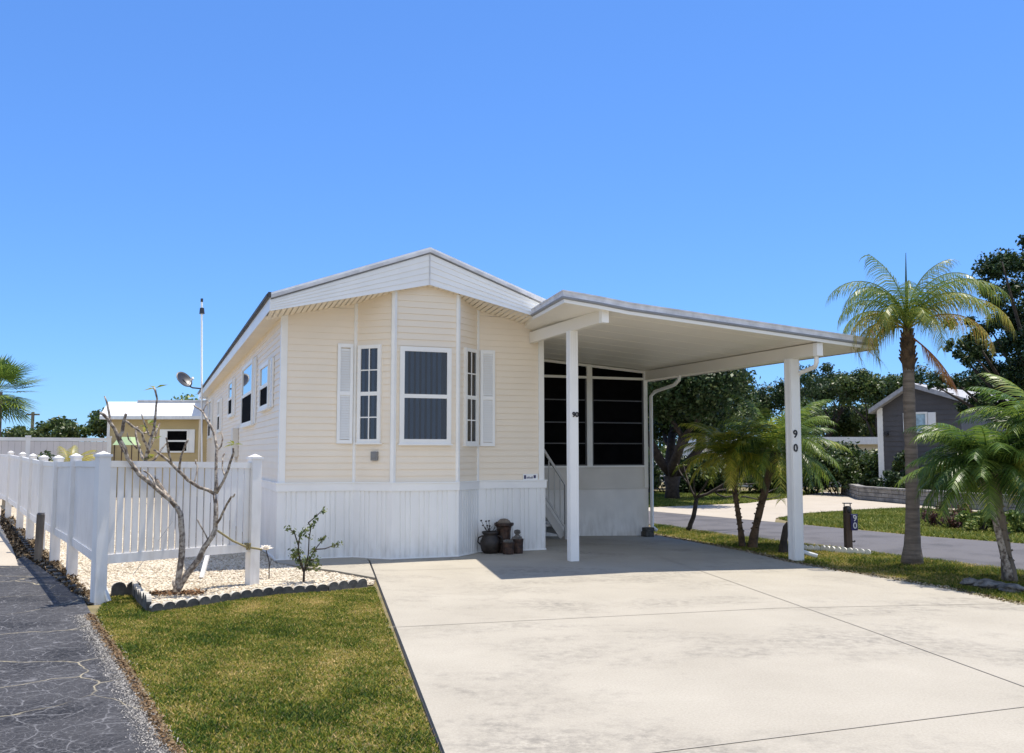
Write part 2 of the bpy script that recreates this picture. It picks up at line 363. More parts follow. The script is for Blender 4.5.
# left asphalt and pad
asp_edge = [G(185, 757), G(171, 741), G(154, 711), G(136, 679), G(118, 652), G(104, 632), G(92, 614)]
asp_up = [G(84, 600), G(70, 588), G(52, 575), G(31, 560), G(24, 556), G(16, 559), G(15, 565)]
far0 = G(0, 523)
path_dir = (-1.2, 2.0)
asph = [(-1.0, 1.5)]+asp_edge+asp_up+[G(-60, 565.5), (-14, 6), (-12, 1.5)]
sheet('road', asph, -.006, M['asphalt'])
sheet('pad', [G(18.5, 565.5), G(12, 547), G(0, 523), (far0[0]-6, far0[1]+11), (far0[0]-12, far0[1]+8), G(-60, 565)], -.004, M['concrete2'])
# mulch strip beside the fence
sheet('flower_bed', [G(88, 603), G(98, 602), G(79.6, 595), G(34.5, 558), G(2.6, 507.5), (far0[0]-3.5, far0[1]+13), (far0[0]-6, far0[1]+11), G(0, 523.5), G(12, 547.5), G(16, 557), G(24, 556), G(31, 561), G(52, 576), G(70, 590)], -.010, M['mulch'])
# pale gravel yard inside the fence and the bed in front of it
fenceline = [G(98, 602), G(72, 574), G(54, 560.6), G(40, 549), G(29, 538), G(17, 523), G(5, 507)]
bed_edge = [G(109, 593), G(133, 592), G(150, 610), G(180, 606), G(213, 601), G(266, 592.5), G(325, 589), G(373.5, 583.3)]
gravel_poly = [G(98, 602)]+bed_edge+[G(375, 579), G(335, 571.5), G(301, 567.5), toW(-4.30, -.35), toW(-4.33, 0), toW(-4.33, 22), (-17, 36), (-17, 26)]+[G(2.6, 507.5), G(34.5, 558), G(79.6, 595)]
sheet('gravel_bed', gravel_poly, -.014, M['gravelbed'])
# street on the right, neighbour's drive
street = [R(640, 523), R(652, 524), R(740, 536.5), R(836, 547.5), R(870, 552), R(1004, 568), R(1060, 577), (10.5, 9), (15, 12), R(1080, 549), R(1024, 543), R(928, 536), R(865, 530), R(802, 524), R(652, 511), (2.0, 31), (-2, 40), (-7, 40), (-2, 30)]
sheet('street', street, -.012, M['road'])
sheet('neighbour_driveway', [R(640, 510), R(652, 511), R(775, 521.7), R(776, 517.6), R(802, 513), R(860, 509), R(907, 507), R(960, 510), R(1000, 513), (19, 25), (20, 32), R(863, 499), R(860, 493), R(823, 491.7), R(800, 496), R(747, 503), R(652, 507), R(600, 509)], -.008, M['concrete2'])

# ---------------------------------------------------------------- scatter helpers
rng = np.random.default_rng(7)
def tri_area(poly):
    bm = bmesh.new(); f = bm.faces.new([bm.verts.new((x, y, 0)) for x, y in poly]); bmesh.ops.triangulate(bm, faces=bm.faces[:])
    T = np.array([[v.co[:2] for v in f.verts] for f in bm.faces]); bm.free(); return T
def scatter(poly, n):
    T = tri_area(poly); A = abs(np.cross(T[:,1]-T[:,0], T[:,2]-T[:,0]))/2
    i = rng.choice(len(T), n, p=A/A.sum()); r = rng.random((n, 2)); fl = r.sum(1) > 1; r[fl] = 1-r[fl]
    t = T[i]; return t[:,0]+r[:,:1]*(t[:,1]-t[:,0])+r[:,1:]*(t[:,2]-t[:,0])
def zgv(P):
    a = (P[:,0]-OX)*cY+(P[:,1]-OY)*sY; return -.09*np.clip(a/3.4, 0, 1)
def rawmesh(name, V, Fc, k, m, tint=None, parent=None, smooth=False):
    """V (N,3), Fc (M,k) faces of k corners, tint per vertex"""
    me = bpy.data.meshes.new(name); me.vertices.add(len(V)); me.vertices.foreach_set('co', np.asarray(V, np.float32).ravel())
    me.loops.add(len(Fc)*k); me.loops.foreach_set('vertex_index', np.asarray(Fc, np.int32).ravel())
    me.polygons.add(len(Fc)); me.polygons.foreach_set('loop_start', np.arange(0, len(Fc)*k, k, dtype=np.int32))
    me.polygons.foreach_set('loop_total', np.full(len(Fc), k, np.int32))
    if smooth: me.polygons.foreach_set('use_smooth', np.ones(len(Fc), bool))
    me.update(calc_edges=True)
    if tint is not None:
        a = me.attributes.new('tint', 'FLOAT', 'POINT'); a.data.foreach_set('value', np.asarray(tint, np.float32))
    me.materials.append(m); me.validate(); o = bpy.data.objects.new(name, me); C.objects.link(o)
    if parent: o.parent = parent
    return o
def lownoise(P, seed, f):
    r = np.random.default_rng(seed); v = np.zeros(len(P))
    for k in range(7):
        d = r.normal(size=2); d /= np.linalg.norm(d); fr = f*(.6+1.2*r.random()); v += np.sin(P@d*fr+r.random()*6.3)
    return v/3.2
def grass(name, poly, n, h, wd, m, z0, label=None, bias=0., seed=3):
    P = scatter(poly, n); z = zgv(P)+z0
    ln = .9*lownoise(P, seed, 1.9)+.8*lownoise(P, seed+1, 6)+.5*lownoise(P, seed+2, 15)
    hh = h*(.5+.8*rng.random(n))*(1-.18*ln); th = rng.random(n)*2*pi; lean = (.4+1.4*rng.random(n))
    dx = np.cos(th); dy = np.sin(th); V = np.zeros((n, 3, 3)); ww = wd*(.6+.8*rng.random(n))
    ph = rng.random(n)*2*pi
    V[:,0,0] = P[:,0]-np.cos(ph)*ww/2; V[:,0,1] = P[:,1]-np.sin(ph)*ww/2; V[:,0,2] = z
    V[:,1,0] = P[:,0]+np.cos(ph)*ww/2; V[:,1,1] = P[:,1]+np.sin(ph)*ww/2; V[:,1,2] = z
    V[:,2,0] = P[:,0]+dx*hh*lean; V[:,2,1] = P[:,1]+dy*hh*lean; V[:,2,2] = z+hh
    t = np.clip(.42+bias+.16*ln+.30*rng.normal(size=n), 0, 1)
    o = rawmesh(name, V.reshape(-1, 3), np.arange(3*n).reshape(n, 3), 3, m, np.repeat(t, 3))
    tag(o, label, 'grass', kind='stuff'); return o
lawnL = [(p[0]+.03, p[1]+.02) for p in asp_edge[::-1]]+[G(200, 790), (nearL[0]-.1, nearL[1]+.6), (driveL1[0]-.02, driveL1[1]), (G(376, 585)[0]-.02, G(376, 585)[1])]+[(p[0], p[1]-.05) for p in bed_edge[::-1][1:]]
grass('grass', lawnL, 230000, .019, .0105, M['grassblade'], -.03, 'patchy yellow green lawn between the asphalt and the driveway', .02)
e = .06
lawnR = [(p[0]+e, p[1]+e*1.2) for p in driveR]+[(nearR[0]-.3, nearR[1]+2.2)]+[R(1056, 575), R(1004, 567), R(870, 551), R(836, 546.5), R(740, 535.5), R(654, 523.5)]
lawnR = lawnR[:-1]+[R(654, 523.5)]
grass('grass', lawnR, 90000, .045, .012, M['grassblade'], -.03, 'narrow grass strip between the driveway and the street', .02, 11)
lawnF = [R(804, 523.5), R(865, 529), R(928, 535), R(1024, 542), R(1070, 547), (17, 19), R(960, 511), R(907, 508), R(860, 510), R(802, 514), R(779, 518)]
grass('grass', lawnF, 70000, .07, .03, M['grassfar'], -.03, 'sunlit grass island beyond the street on the right', -.05, 21)
lawnG = [R(640, 508.5), R(652, 506.5), R(747, 502.5), R(800, 495.5), R(823, 491.3), R(640, 491.3)]
grass('grass', lawnG, 50000, .07, .05, M['grassfar'], -.03, 'sunlit grass verge in front of the far hedge', -.05, 31)
def debris(path, wd, n, name, label, z0, sz, cols, seed):
    r = np.random.default_rng(seed); A = np.array(path); L = np.linalg.norm(A[1:]-A[:-1], axis=1); c = np.concatenate([[0], np.cumsum(L)]); u = r.random(n)*c[-1]
    k = np.clip(np.searchsorted(c, u)-1, 0, len(L)-1); f = (u-c[k])/L[k]; P = A[k]+(A[k+1]-A[k])*f[:,None]; d = (A[k+1]-A[k])/L[k][:,None]; nn = np.stack([-d[:,1], d[:,0]], -1)
    P = P+nn*(r.normal(size=n)*wd)[:,None]; th = r.random(n)*6.28; s_ = sz*(.4+1.2*r.random(n)**2)
    a = np.stack([np.cos(th), np.sin(th), .5*r.normal(size=n)], -1)*s_[:,None]; b = np.stack([-np.sin(th), np.cos(th), .5*r.normal(size=n)], -1)*(s_*(.3+.7*r.random(n)))[:,None]
    c0 = np.concatenate([P, (zgv(P)+z0)[:,None]], 1); V = np.stack([c0-a, c0-b*.8, c0+a, c0+b], 1)
    m = leafmat(name, cols, 0, .9, .1); tag(rawmesh(name, V.reshape(-1, 3), np.arange(4*n).reshape(n, 4), 4, m, np.repeat(r.random(n), 4)), label, 'debris', kind='stuff')
debris([(p[0]-.02, p[1]) for p in asp_edge], .022, 5000, 'dry_grass_litter', 'dusty grit and dry grass litter along the asphalt and lawn edge', .002, .0085, [(.04,.025,.015), (.14,.09,.05), (.26,.18,.10), (.20,.12,.06)], 41)
debris([(p[0]-.09, p[1]) for p in asp_edge], .05, 16000, 'pale_grit', 'pale grit on the worn edge of the asphalt', 0, .0042, [(.22,.21,.19), (.38,.35,.31), (.50,.47,.42), (.16,.15,.14)], 43)
frb = G(176, 594); debris([(frb[0]-.3, frb[1]+.02), (frb[0]+.3, frb[1]+.05)], .09, 500, 'fallen_leaves', 'brown fallen leaves on the gravel round the bare tree', .012, .02, [(.05,.03,.02), (.16,.09,.05), (.30,.18,.09)], 44)
debris([(p[0]+.02, p[1]) for p in driveR], .05, 6000, 'curb_litter', 'dry grass litter along the right edge of the driveway', .004, .014, [(.05,.035,.02), (.20,.15,.09), (.42,.36,.26), (.12,.13,.03)], 42)
# gravel stones
def stones(name, poly, n, r0, label, z0, seed):
    P = scatter(poly, n); P = P[np.argsort(rng.random(n))]; ico = bmesh.new(); bmesh.ops.create_icosphere(ico, subdivisions=1, radius=1)
    IV = np.array([v.co[:] for v in ico.verts]); IF = np.array([[v.index for v in f.verts] for f in ico.faces]); ico.free()
    sc = r0*(.5+rng.random((n, 1, 1))**1.5); V = IV[None]*sc*(.7+.6*rng.random((n, 1, 3)))*(.85+.3*rng.random((n, len(IV), 1)))
    th = rng.random(n)*2*pi; c_, s_ = np.cos(th)[:,None], np.sin(th)[:,None]
    X = V[...,0]*c_-V[...,1]*s_; Y = V[...,0]*s_+V[...,1]*c_
    V = np.stack([X+P[:,:1], Y+P[:,1:], V[...,2]*.6+z0+.3*r0], -1)
    Fc = (IF[None]+(np.arange(n)*len(IV))[:,None,None]).reshape(-1, 3)
    ln = lownoise(P, seed, 3)
    t = np.clip(.62+.1*ln+.24*rng.normal(size=n), 0, 1)
    o = rawmesh(name, V.reshape(-1, 3), Fc, 3, M['stone'], np.repeat(t, len(IV)))
    tag(o, label, 'gravel', kind='stuff')
near_gravel = [G(100, 600)]+[(p[0], p[1]+.02) for p in bed_edge]+[G(375, 579.5), G(335, 572), G(301, 568), toW(-4.33, -.33), toW(-4.34, 0), toW(-4.36, 6), (-9.3, 19.5)]+[G(2.6, 509), G(34.5, 559), G(79.6, 596)]
stones('gravel', near_gravel, 75000, .0155, 'pale crushed shell gravel around the fence', -.016, 5)
mul = [G(88, 602), G(97, 600), G(79.6, 596), G(34.5, 559), G(2.6, 508.5), G(0, 523), G(12, 546), G(17, 556), G(24, 555), G(31, 560), G(52, 575), G(70, 589)]
P = scatter(mul, 4500); n = len(P); V = np.zeros((n, 4, 3)); th = rng.random(n)*6.28; L_ = .015+.035*rng.random(n); u = np.stack([np.cos(th), np.sin(th), .6*rng.normal(size=n)], -1)*L_[:,None]
v2 = np.stack([-np.sin(th), np.cos(th), .5*rng.normal(size=n)], -1)*.012; c0 = np.concatenate([P, np.full((n, 1), -.002)], 1)
for k, (i, j) in enumerate(((-1,-1),(1,-1),(1,1),(-1,1))): V[:,k] = c0+u*i+v2*j
M['chips'] = leafmat('mulch_chips', [(.03,.022,.016), (.12,.085,.05), (.32,.24,.15)], 0, .9, .1)
tag(rawmesh('leaf_litter', V.reshape(-1, 3), np.arange(4*n).reshape(n, 4), 4, M['chips'], np.repeat(rng.random(n)**1.6, 4)), 'dark leaf litter and mulch along the foot of the white fence', 'mulch', kind='stuff')

# ---------------------------------------------------------------- the home
home = thing('mobile_home', 'cream vinyl sided mobile home with white skirting and a bay front', 'house', (OX, OY, 0), YAW)
MID = -W/2
def zs(a): return 4.14-.225*abs(a-MID)         # sloping soffit line
def zf(a): return zs(a)+.055
def ztop(a): return 4.775-.36*abs(a-MID)
ZB = 1.142
bay = [(-3.157, 0), (-2.66, -.45), (-1.63, -.45), (-1.148, 0)]
def lapwall(mb, P, Q, z0, zt, lap=.1, off=.0125, mi=0):
    """horizontal lap siding on the vertical plane P->Q (outside is to the right of P->Q), tops cut by zt(x,y)"""
    P, Q = Vector((*P, 0)), Vector((*Q, 0)); d = Q-P; Ln = d.length; d.normalize(); nrm = Vector((d.y, -d.x, 0))
    cuts = [0, Ln]
    if (P.x-MID)*(Q.x-MID) < 0: cuts = [0, (MID-P.x)/(Q.x-P.x)*Ln, Ln]
    for c0, c1 in zip(cuts, cuts[1:]):
        p, q = P+d*c0, P+d*c1; tp, tq = zt(p), zt(q); z = z0
        while z < max(tp, tq)-1e-4:
            z1 = z+lap
            a0, a1 = 0, 1
            if z > min(tp, tq):
                f = (z-tp)/(tq-tp)
                if tp > tq: a1 = f
                else: a0 = f
            x0, x1 = p.lerp(q, a0), p.lerp(q, a1)
            e0 = min(z1, tp+(tq-tp)*a0); e1 = min(z1, tp+(tq-tp)*a1)
            b0, b1 = x0+nrm*off, x1+nrm*off
            def pt(v, zz, k): return (v.x+nrm.x*k, v.y+nrm.y*k, zz)
            o0 = off*(1-(e0-z)/lap); o1 = off*(1-(e1-z)/lap)
            mb.quad(pt(x0, z, off), pt(x1, z, off), pt(x1, e1, o1), pt(x0, e0, o0), mi)
            mb.quad(pt(x0, z, 0), pt(x1, z, 0), pt(x1, z, off), pt(x0, z, off), mi)
            if e0 < z1 and e1 < z1: pass
            elif e0 < z1 or e1 < z1:
                pass
            z = z1
def plan_zt(v): return zs(v.x)+.06
mbw = MB()
segs = [((-W, 0), bay[0]), (bay[0], bay[1]), (bay[1], bay[2]), (bay[2], bay[3]), (bay[3], (0, 0))]
for p, q in segs: lapwall(mbw, p, q, ZB, lambda v: zs(v.x)+.16)
mbw2 = MB()
# cut by hand: wall rows above the soffit run into the closed gable and cannot be seen
o = mbw.build('front_wall', M['siding'], home)
mb = MB(); lapwall(mb, (-W, 23.2), (-W, 0), ZB, lambda v: 3.70)
mb.build('side_wall', M['siding'], home)
mb = MB(); mb.quad((0, 0, ZB), (0, 23.2, ZB), (0, 23.2, 3.7), (0, 0, 3.7)); mb.quad((0, 23.2, ZB), (-W, 23.2, ZB), (-W, 23.2, 3.7), (0, 23.2, 3.7))
mb.box(-W+.02, -.02, .03, 23.18, ZB-.02, ZB)          # floor
mb.build('rear_wall', M['siding'], home)
# skirting with vertical ribs
def ribwall(mb, P, Q, z0, z1, seed=0):
    P, Q = Vector((*P, 0)), Vector((*Q, 0)); d = Q-P; Ln = d.length; d.normalize(); nrm = Vector((d.y, -d.x, 0))
    prof = [(0, 0)]; t = 0; k = 0
    while t < Ln-.001:
        big = (k % 3 == 0)
        for dt, o_ in ((.115 if big else .05, 0), (.006, -.014), (.014, -.014), (.006, 0)):
            t += dt
            if t < Ln: prof.append((t, o_))
        k += 1
    prof.append((Ln, 0))
    for (t0, o0), (t1, o1) in zip(prof, prof[1:]):
        a = P+d*t0+nrm*o0; b = P+d*t1+nrm*o1
        mb.quad((a.x, a.y, z0), (b.x, b.y, z0), (b.x, b.y, z1), (a.x, a.y, z1))
def offs(path, k):
    out = []
    for i, p in enumerate(path):
        ns = []
        for a, b in ((i-1, i), (i, i+1)):
            if 0 <= a and b < len(path):
                d = Vector((path[b][0]-path[a][0], path[b][1]-path[a][1])).normalized(); ns.append(Vector((d.y, -d.x)))
        n = sum(ns, Vector((0, 0)))/len(ns); n = n/n.length_squared if len(ns) > 1 else n
        out.append((p[0]+n.x*k, p[1]+n.y*k))
    return out
plan = [(-W, 23.2), (-W, 0)]+bay+[(0, 0), (0, 2.4)]
sp = offs(plan, .035); mb = MB()
for p, q in zip(sp, sp[1:]): ribwall(mb, p, q, -.06, 1.03)
skirt = mb.build('skirting', M['skirt'], home)
def band(mb, path, k0, k1, z0, z1, mi=0):
    A, B = offs(path, k0), offs(path, k1)
    for i in range(len(A)-1):
        a, b, c, d = A[i], A[i+1], B[i+1], B[i]
        vs = [(a[0], a[1], z0), (b[0], b[1], z0), (c[0], c[1], z0), (d[0], d[1], z0), (a[0], a[1], z1), (b[0], b[1], z1), (c[0], c[1], z1), (d[0], d[1], z1)]
        mb.add(vs, [(0,1,2,3),(4,7,6,5),(0,4,5,1),(3,2,6,7),(0,3,7,4),(1,5,6,2)], mi)
mb = MB(); band(mb, plan, .02, .052, 1.015, ZB-.012); band(mb, plan, .015, .064, ZB-.012, ZB+.006); band(mb, plan, .03, .045, -.06, .02)
mb.build('skirting_band', M['white'], home)
# corner strips and bay strips
for (a, b, wd, ex) in ((-W, 0, .075, 0), (0, 0, .075, 0)):
    mb = MB()
    sg = -1 if a < -1 else 1
    zt_ = 3.70
    mb.box(min(a-sg*.0, a-sg*wd) if sg > 0 else a, a if sg > 0 else a+wd, -.022, -.0, ZB+.006, zt_)
    mb.box(a-.022 if sg < 0 else a, a if sg < 0 else a+.022, -.022, wd, ZB+.006, zt_)
    mb.build('corner_trim', M['trim'], home)
for (a, b), wd in zip(bay, (.06, .085, .07, .05)):
    mb = MB(); mb.tube([(a, b-.004, ZB-.1 if b < -.1 else ZB+.006), (a, b-.004, zs(a)+.05)], wd/2+.004, 6); mb.build('bay_trim', M['trim'], home)
# windows
def win(P, d, t0, t1, z0, z1, parent=home, muntin=0, rail=.5, fw=.055, proud=.05, blinds=True, glass='glass', side=0, lowdark=False):
    """a single hung window on a vertical wall through P with unit direction d"""
    d = Vector((*d, 0)).normalized(); n = Vector((d.y, -d.x, 0)); P = Vector((*P, 0)); Zv = Vector((0, 0, 1))
    def bx(mb, a, b, c, e, y0, y1, mi=0):
        cen = P+d*(a+b)/2+n*(y0+y1)/2+Zv*(c+e)/2; mb.obox(cen, d, n, (b-a)/2, (y1-y0)/2, (e-c)/2, mi, Zv)
    fr = MB(); bx(fr, t0, t0+fw, z0, z1, 0, proud); bx(fr, t1-fw, t1, z0, z1, 0, proud)
    bx(fr, t0+fw, t1-fw, z0, z0+fw, 0, proud-.002); bx(fr, t0+fw, t1-fw, z1-fw, z1, 0, proud-.002)
    zr = z0+(z1-z0)*rail; bx(fr, t0+fw, t1-fw, zr-.03, zr+.03, 0, proud-.006)
    bx(fr, t0-.02, t1+.02, z0-.025, z0, 0, proud+.02)
    o = fr.build('window', M['trim'], parent)
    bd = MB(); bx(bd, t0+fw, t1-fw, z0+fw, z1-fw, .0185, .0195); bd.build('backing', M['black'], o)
    for k, (a, b) in enumerate(((z0+fw, zr-.03), (zr+.03, z1-fw))):
        g = MB(); bx(g, t0+fw, t1-fw, a, b, proud-.022, proud-.018); g.build('pane', M[glass if (k or not lowdark) else 'screen'], o)
    if blinds:
        b_ = MB(); t = t0+fw+.01
        while t < t1-fw-.06:
            c0 = P+d*t+n*.0205; c1 = P+d*(t+.05)+n*.027
            b_.quad((c0.x, c0.y, z0+fw), (c1.x, c1.y, z0+fw), (c1.x, c1.y, z1-fw), (c0.x, c0.y, z1-fw)); t += .088
        b_.build('vertical_blind', M['blind'], o)
    if muntin:
        m_ = MB(); tm = (t0+t1)/2; bx(m_, tm-.009, tm+.009, z0+fw, z1-fw, proud-.017, proud-.008)
        for (a, b) in ((z0+fw, zr-.03), (zr+.03, z1-fw)): bx(m_, t0+fw, t1-fw, (a+b)/2-.009, (a+b)/2+.009, proud-.017, proud-.0085)
        m_.build('muntin', M['trim'], o)
    return o
def onfacet(x, y, P, Q):
    (px, py), (qx, qy) = toW(*P), toW(*Q); d = Vector((qx-px, qy-py)); L_ = d.length; d.normalize()
    r = ray(x, y); det = r.x*(-d.y)+d.x*r.y; s = (px*(-d.y)+d.x*py)/det; X, Y = r.x*s, r.y*s
    return ((X-px)*d.x+(Y-py)*d.y, EYE+r.z*s)
def facet_win(P, Q, pts, **k):
    q = [onfacet(x, y, P, Q) for x, y in pts]; t0 = (q[0][0]+q[3][0])/2; t1 = (q[1][0]+q[2][0])/2
    z1 = (q[0][1]+q[1][1])/2; z0 = (q[2][1]+q[3][1])/2
    return win(P, (Q[0]-P[0], Q[1]-P[1]), t0, t1, z0, z1, **k)
facet_win(bay[0], bay[1], [(359, 345.5), (382, 345), (381.5, 442.5), (358.5, 443)], muntin=1, rail=.5)
facet_win(bay[1], bay[2], [(399.5, 346.5), (450.5, 348.5), (450.5, 444.5), (399, 443)], rail=.49, fw=.07)
facet_win(bay[2], bay[3], [(463.5, 347.5), (475.5, 350), (475.5, 445.5), (463, 444)], muntin=1, rail=.49)
def shutter(t0, t1, z0, z1, y=0):
    mb = MB(); f = .045
    mb.box(t0, t0+f, y-.045, y-.012, z0, z1); mb.box(t1-f, t1, y-.045, y-.012, z0, z1)
    for a, b in ((z0, z0+.06), (z1-.06, z1), ((z0+z1)/2-.03, (z0+z1)/2+.03)): mb.box(t0+f, t1-f, y-.043, y-.012, a, b)
    z = z0+.07
    while z < z1-.08:
        mb.quad((t0+f, y-.036, z), (t1-f, y-.036, z), (t1-f, y-.018, z+.04), (t0+f, y-.018, z+.04)); z += .04
    mb.build('shutter', M['white'], home)
shutter(-3.44, -3.20, 1.735, 3.28); shutter(-1.11, -.86, 1.70, 3.27)
# outlet cover and nameplate
q = onfacet(375.5, 456, bay[0], bay[1]); d_ = (Vector(bay[1])-Vector(bay[0])).normalized(); c_ = Vector(bay[0])+d_*q[0]
mb = MB(); n3 = Vector((d_.y, -d_.x, 0)); mb.obox(Vector((c_.x, c_.y, q[1]))+n3*.03, Vector((d_.x, d_.y, 0)), n3, .055, .03, .07, 0, Vector((0,0,1)))
mb.obox(Vector((c_.x, c_.y, q[1]+.012))+n3*.065, Vector((d_.x, d_.y, 0)), n3, .04, .006, .045, 0, Vector((0,0,1)))
mb.build('outlet_cover', M['plastic_grey'], home, bevel=.006)
mb = MB(); mb.box(-.36, -.10, -.03, -.014, 1.145, 1.245); pl = mb.build('nameplate', M['white'], home)
mb = MB(); mb.box(-.345, -.31, -.0325, -.0302, 1.165, 1.225); mb.box(-.175, -.135, -.0325, -.0302, 1.175, 1.225)
for i in range(6): mb.box(-.30+i*.019, -.288+i*.019, -.0325, -.0302, 1.17, 1.19+.014*((i*7) % 3)/2)
mb.build('lettering', M['blue'], pl)
# side windows (left wall, facing -a); wall direction runs from back to front so that the outside is on the right
def sidewin(b0, b1, z0, z1, shut=True):
    win((-W, 23.2), (0, -1), 23.2-b1, 23.2-b0, z0, z1, proud=.07, fw=.07, blinds=False, glass='glass_clear', rail=.5, lowdark=True)
    if shut:
        for s0 in (b0-.33, b1+.05):
            mb = MB(); z = z0
            mb.box(-W-.04, -W-.012, s0, s0+.28, z0, z1)
            while z < z1-.05: mb.quad((-W-.046, s0+.03, z), (-W-.046, s0+.25, z), (-W-.055, s0+.25, z+.03), (-W-.055, s0+.03, z+.03)); z += .06
            mb.build('shutter', M['white'], home)
sidewin(1.25, 2.6, 2.33, 3.12); sidewin(4.0, 6.3, 2.14, 3.40); sidewin(9.0, 10.3, 2.48, 3.38)
sidewin(13.6, 14.7, 2.2, 3.15); sidewin(18.4, 19.9, 2.1, 3.4)
mb = MB(); mb.box(-W-.14, -W-.01, 7.5, 7.9, 1.5, 2.15); mb.box(-W-.07, -W-.02, 7.66, 7.72, 1.0, 1.5); mb.build('utility_box', M['knee'], home, bevel=.01)
# roof: closed gable with a deep fascia front
FB = -.58; EA = .25
def gable_poly(zf, a0=-W-EA, a1=EA): return [(a0, zf(a0)), (MID, zf(MID)), (a1, zf(a1))]
rt = MB(); a0, a1 = -W-EA, EA; B1 = 23.5
for (x0, x1) in ((a0, MID), (MID, a1)):
    rt.add([(x0, FB-.03, ztop(x0)), (x1, FB-.03, ztop(x1)), (x1, B1, ztop(x1)), (x0, B1, ztop(x0)), (x0, FB-.03, ztop(x0)-.03), (x1, FB-.03, ztop(x1)-.03), (x1, B1, ztop(x1)-.03), (x0, B1, ztop(x0)-.03)],
           [(0,1,2,3),(4,7,6,5),(0,4,5,1),(3,2,6,7),(0,3,7,4),(1,5,6,2)])
roof = rt.build('roof', M['rooftop'], home)
# fascia face on the gable: drip edge bands + white panels with faint laps
fa = MB()
def slab(mb, x0, x1, top0, top1, h, y0, y1, mi=0):
    vs = [(x0, y0, top0-h), (x1, y0, top1-h), (x1, y1, top1-h), (x0, y1, top0-h), (x0, y0, top0), (x1, y0, top1), (x1, y1, top1), (x0, y1, top0)]
    mb.add(vs, [(0,3,2,1),(4,5,6,7),(0,1,5,4),(3,7,6,2),(0,4,7,3),(1,2,6,5)], mi)
for x0, x1 in ((a0, MID), (MID, a1)):
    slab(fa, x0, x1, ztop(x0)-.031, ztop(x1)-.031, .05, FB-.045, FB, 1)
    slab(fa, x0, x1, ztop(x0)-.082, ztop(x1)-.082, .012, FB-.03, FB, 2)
def fascia_zt(v): return ztop(v.x)-.1
for x0, x1 in ((a0, MID-.008), (MID+.008, a1)):
    # rows follow the lower edge
    k = 0; rows = 5
    for k in range(rows):
        f0, f1 = k/rows, (k+1)/rows
        def zz(x, f): return zf(x)-.01+(ztop(x)-.1-zf(x)+.01)*f
        fa.quad((x0, FB-.016, zz(x0, f0)), (x1, FB-.016, zz(x1, f0)), (x1, FB-.004, zz(x1, f1)), (x0, FB-.004, zz(x0, f1)), 0)
        fa.quad((x0, FB-.004, zz(x0, f0)), (x1, FB-.004, zz(x1, f0)), (x1, FB-.016, zz(x1, f0)), (x0, FB-.016, zz(x0, f0)), 0)
fa.box(MID-.007, MID+.007, FB-.022, FB-.001, zf(MID)-.01, ztop(MID)-.1, 1)
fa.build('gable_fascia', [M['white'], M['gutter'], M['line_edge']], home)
# side eave: gutter lip dark above, white fascia below
ev = MB()
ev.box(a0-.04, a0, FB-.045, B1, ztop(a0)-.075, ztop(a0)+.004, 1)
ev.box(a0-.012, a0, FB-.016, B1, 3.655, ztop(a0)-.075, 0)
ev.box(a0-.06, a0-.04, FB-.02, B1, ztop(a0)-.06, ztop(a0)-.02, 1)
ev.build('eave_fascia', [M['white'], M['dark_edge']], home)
# soffits, ribbed
sf = MB(); x = a0
while x < a1-.001:
    x1 = min(x+.085, a1)
    if x < MID < x1: x1 = MID
    for (p, q, dz) in ((x, max(x, x1-.012), 0), (max(x, x1-.012), x1, .014)):
        if q > p: sf.quad((p, FB, zf(p)+dz), (p, 0.05, zs(p)+dz), (q, .05, zs(q)+dz), (q, FB, zf(q)+dz))
    sf.quad((x1-.012, FB, zf(x1-.012)), (x1-.012, 0.05, zs(x1-.012)), (x1-.012, .05, zs(x1-.012)+.014), (x1-.012, FB, zf(x1-.012)+.014))
    x = x1
b = 0.05
while b < B1:
    sf.quad((a0, b, 3.66), (a0, b+.19, 3.66), (-W+.02, b+.19, 3.66), (-W+.02, b, 3.66)); sf.quad((a0, b+.19, 3.67), (a0, b+.2, 3.67), (-W+.02, b+.2, 3.67), (-W+.02, b+.19, 3.67)); b += .2
sf.build('soffit', M['soffit'], home)
mb = MB(); mb.box(-.02, 0.28, .05, B1, 3.64, 3.66); mb.build('soffit', M['soffit'], home)
mb = MB(); band(mb, [(-W, 2.0), (-W, 0)]+bay+[(0, 0)], .002, .03, 3.56, 3.565); 

# ---------------------------------------------------------------- screened porch (part of the home)
PB = 2.55; PR = 3.43
mb = MB(); mb.box(.04, PR, PB, 9.5, -.12, .868); mb.build('porch_base_wall', M['stucco'], home)
mb = MB(); mb.box(.04, PR-.01, PB+.012, PB+.07, .868, 1.30); mb.box(PR-.06, PR-.01, PB+.07, 9.5, .868, 1.30); mb.box(.04, PR, PB-.012, PB+.04, .862, .882); mb.build('porch_panel', M['knee'], home)
def zceil(a): return 3.545-.0745*(a+.2)
mb = MB()
mb.box(PR-.085, PR, PB-.01, PB+.08, .868, zceil(PR)); mb.box(2.05, 2.17, PB-.005, PB+.07, 1.30, zceil(2.1)-.0)
mb.box(.04, .14, PB-.005, PB+.07, 1.30, zceil(.1)); mb.box(.14, PR-.085, PB, PB+.06, 3.085, 3.135)
slab(mb, .14, PR-.085, zceil(.14), zceil(PR-.085), .05, PB-.008, PB+.07)
mb.box(.14, PR-.085, PB-.012, PB+.075, 1.30, 1.335)
mb.build('porch_frame', M['trim'], home)
for b in (4.8, 7.1): mb = MB(); mb.box(PR-.085, PR-.01, b, b+.08, 1.3, zceil(PR)); mb.build('side_mullion', M['trim'], home)
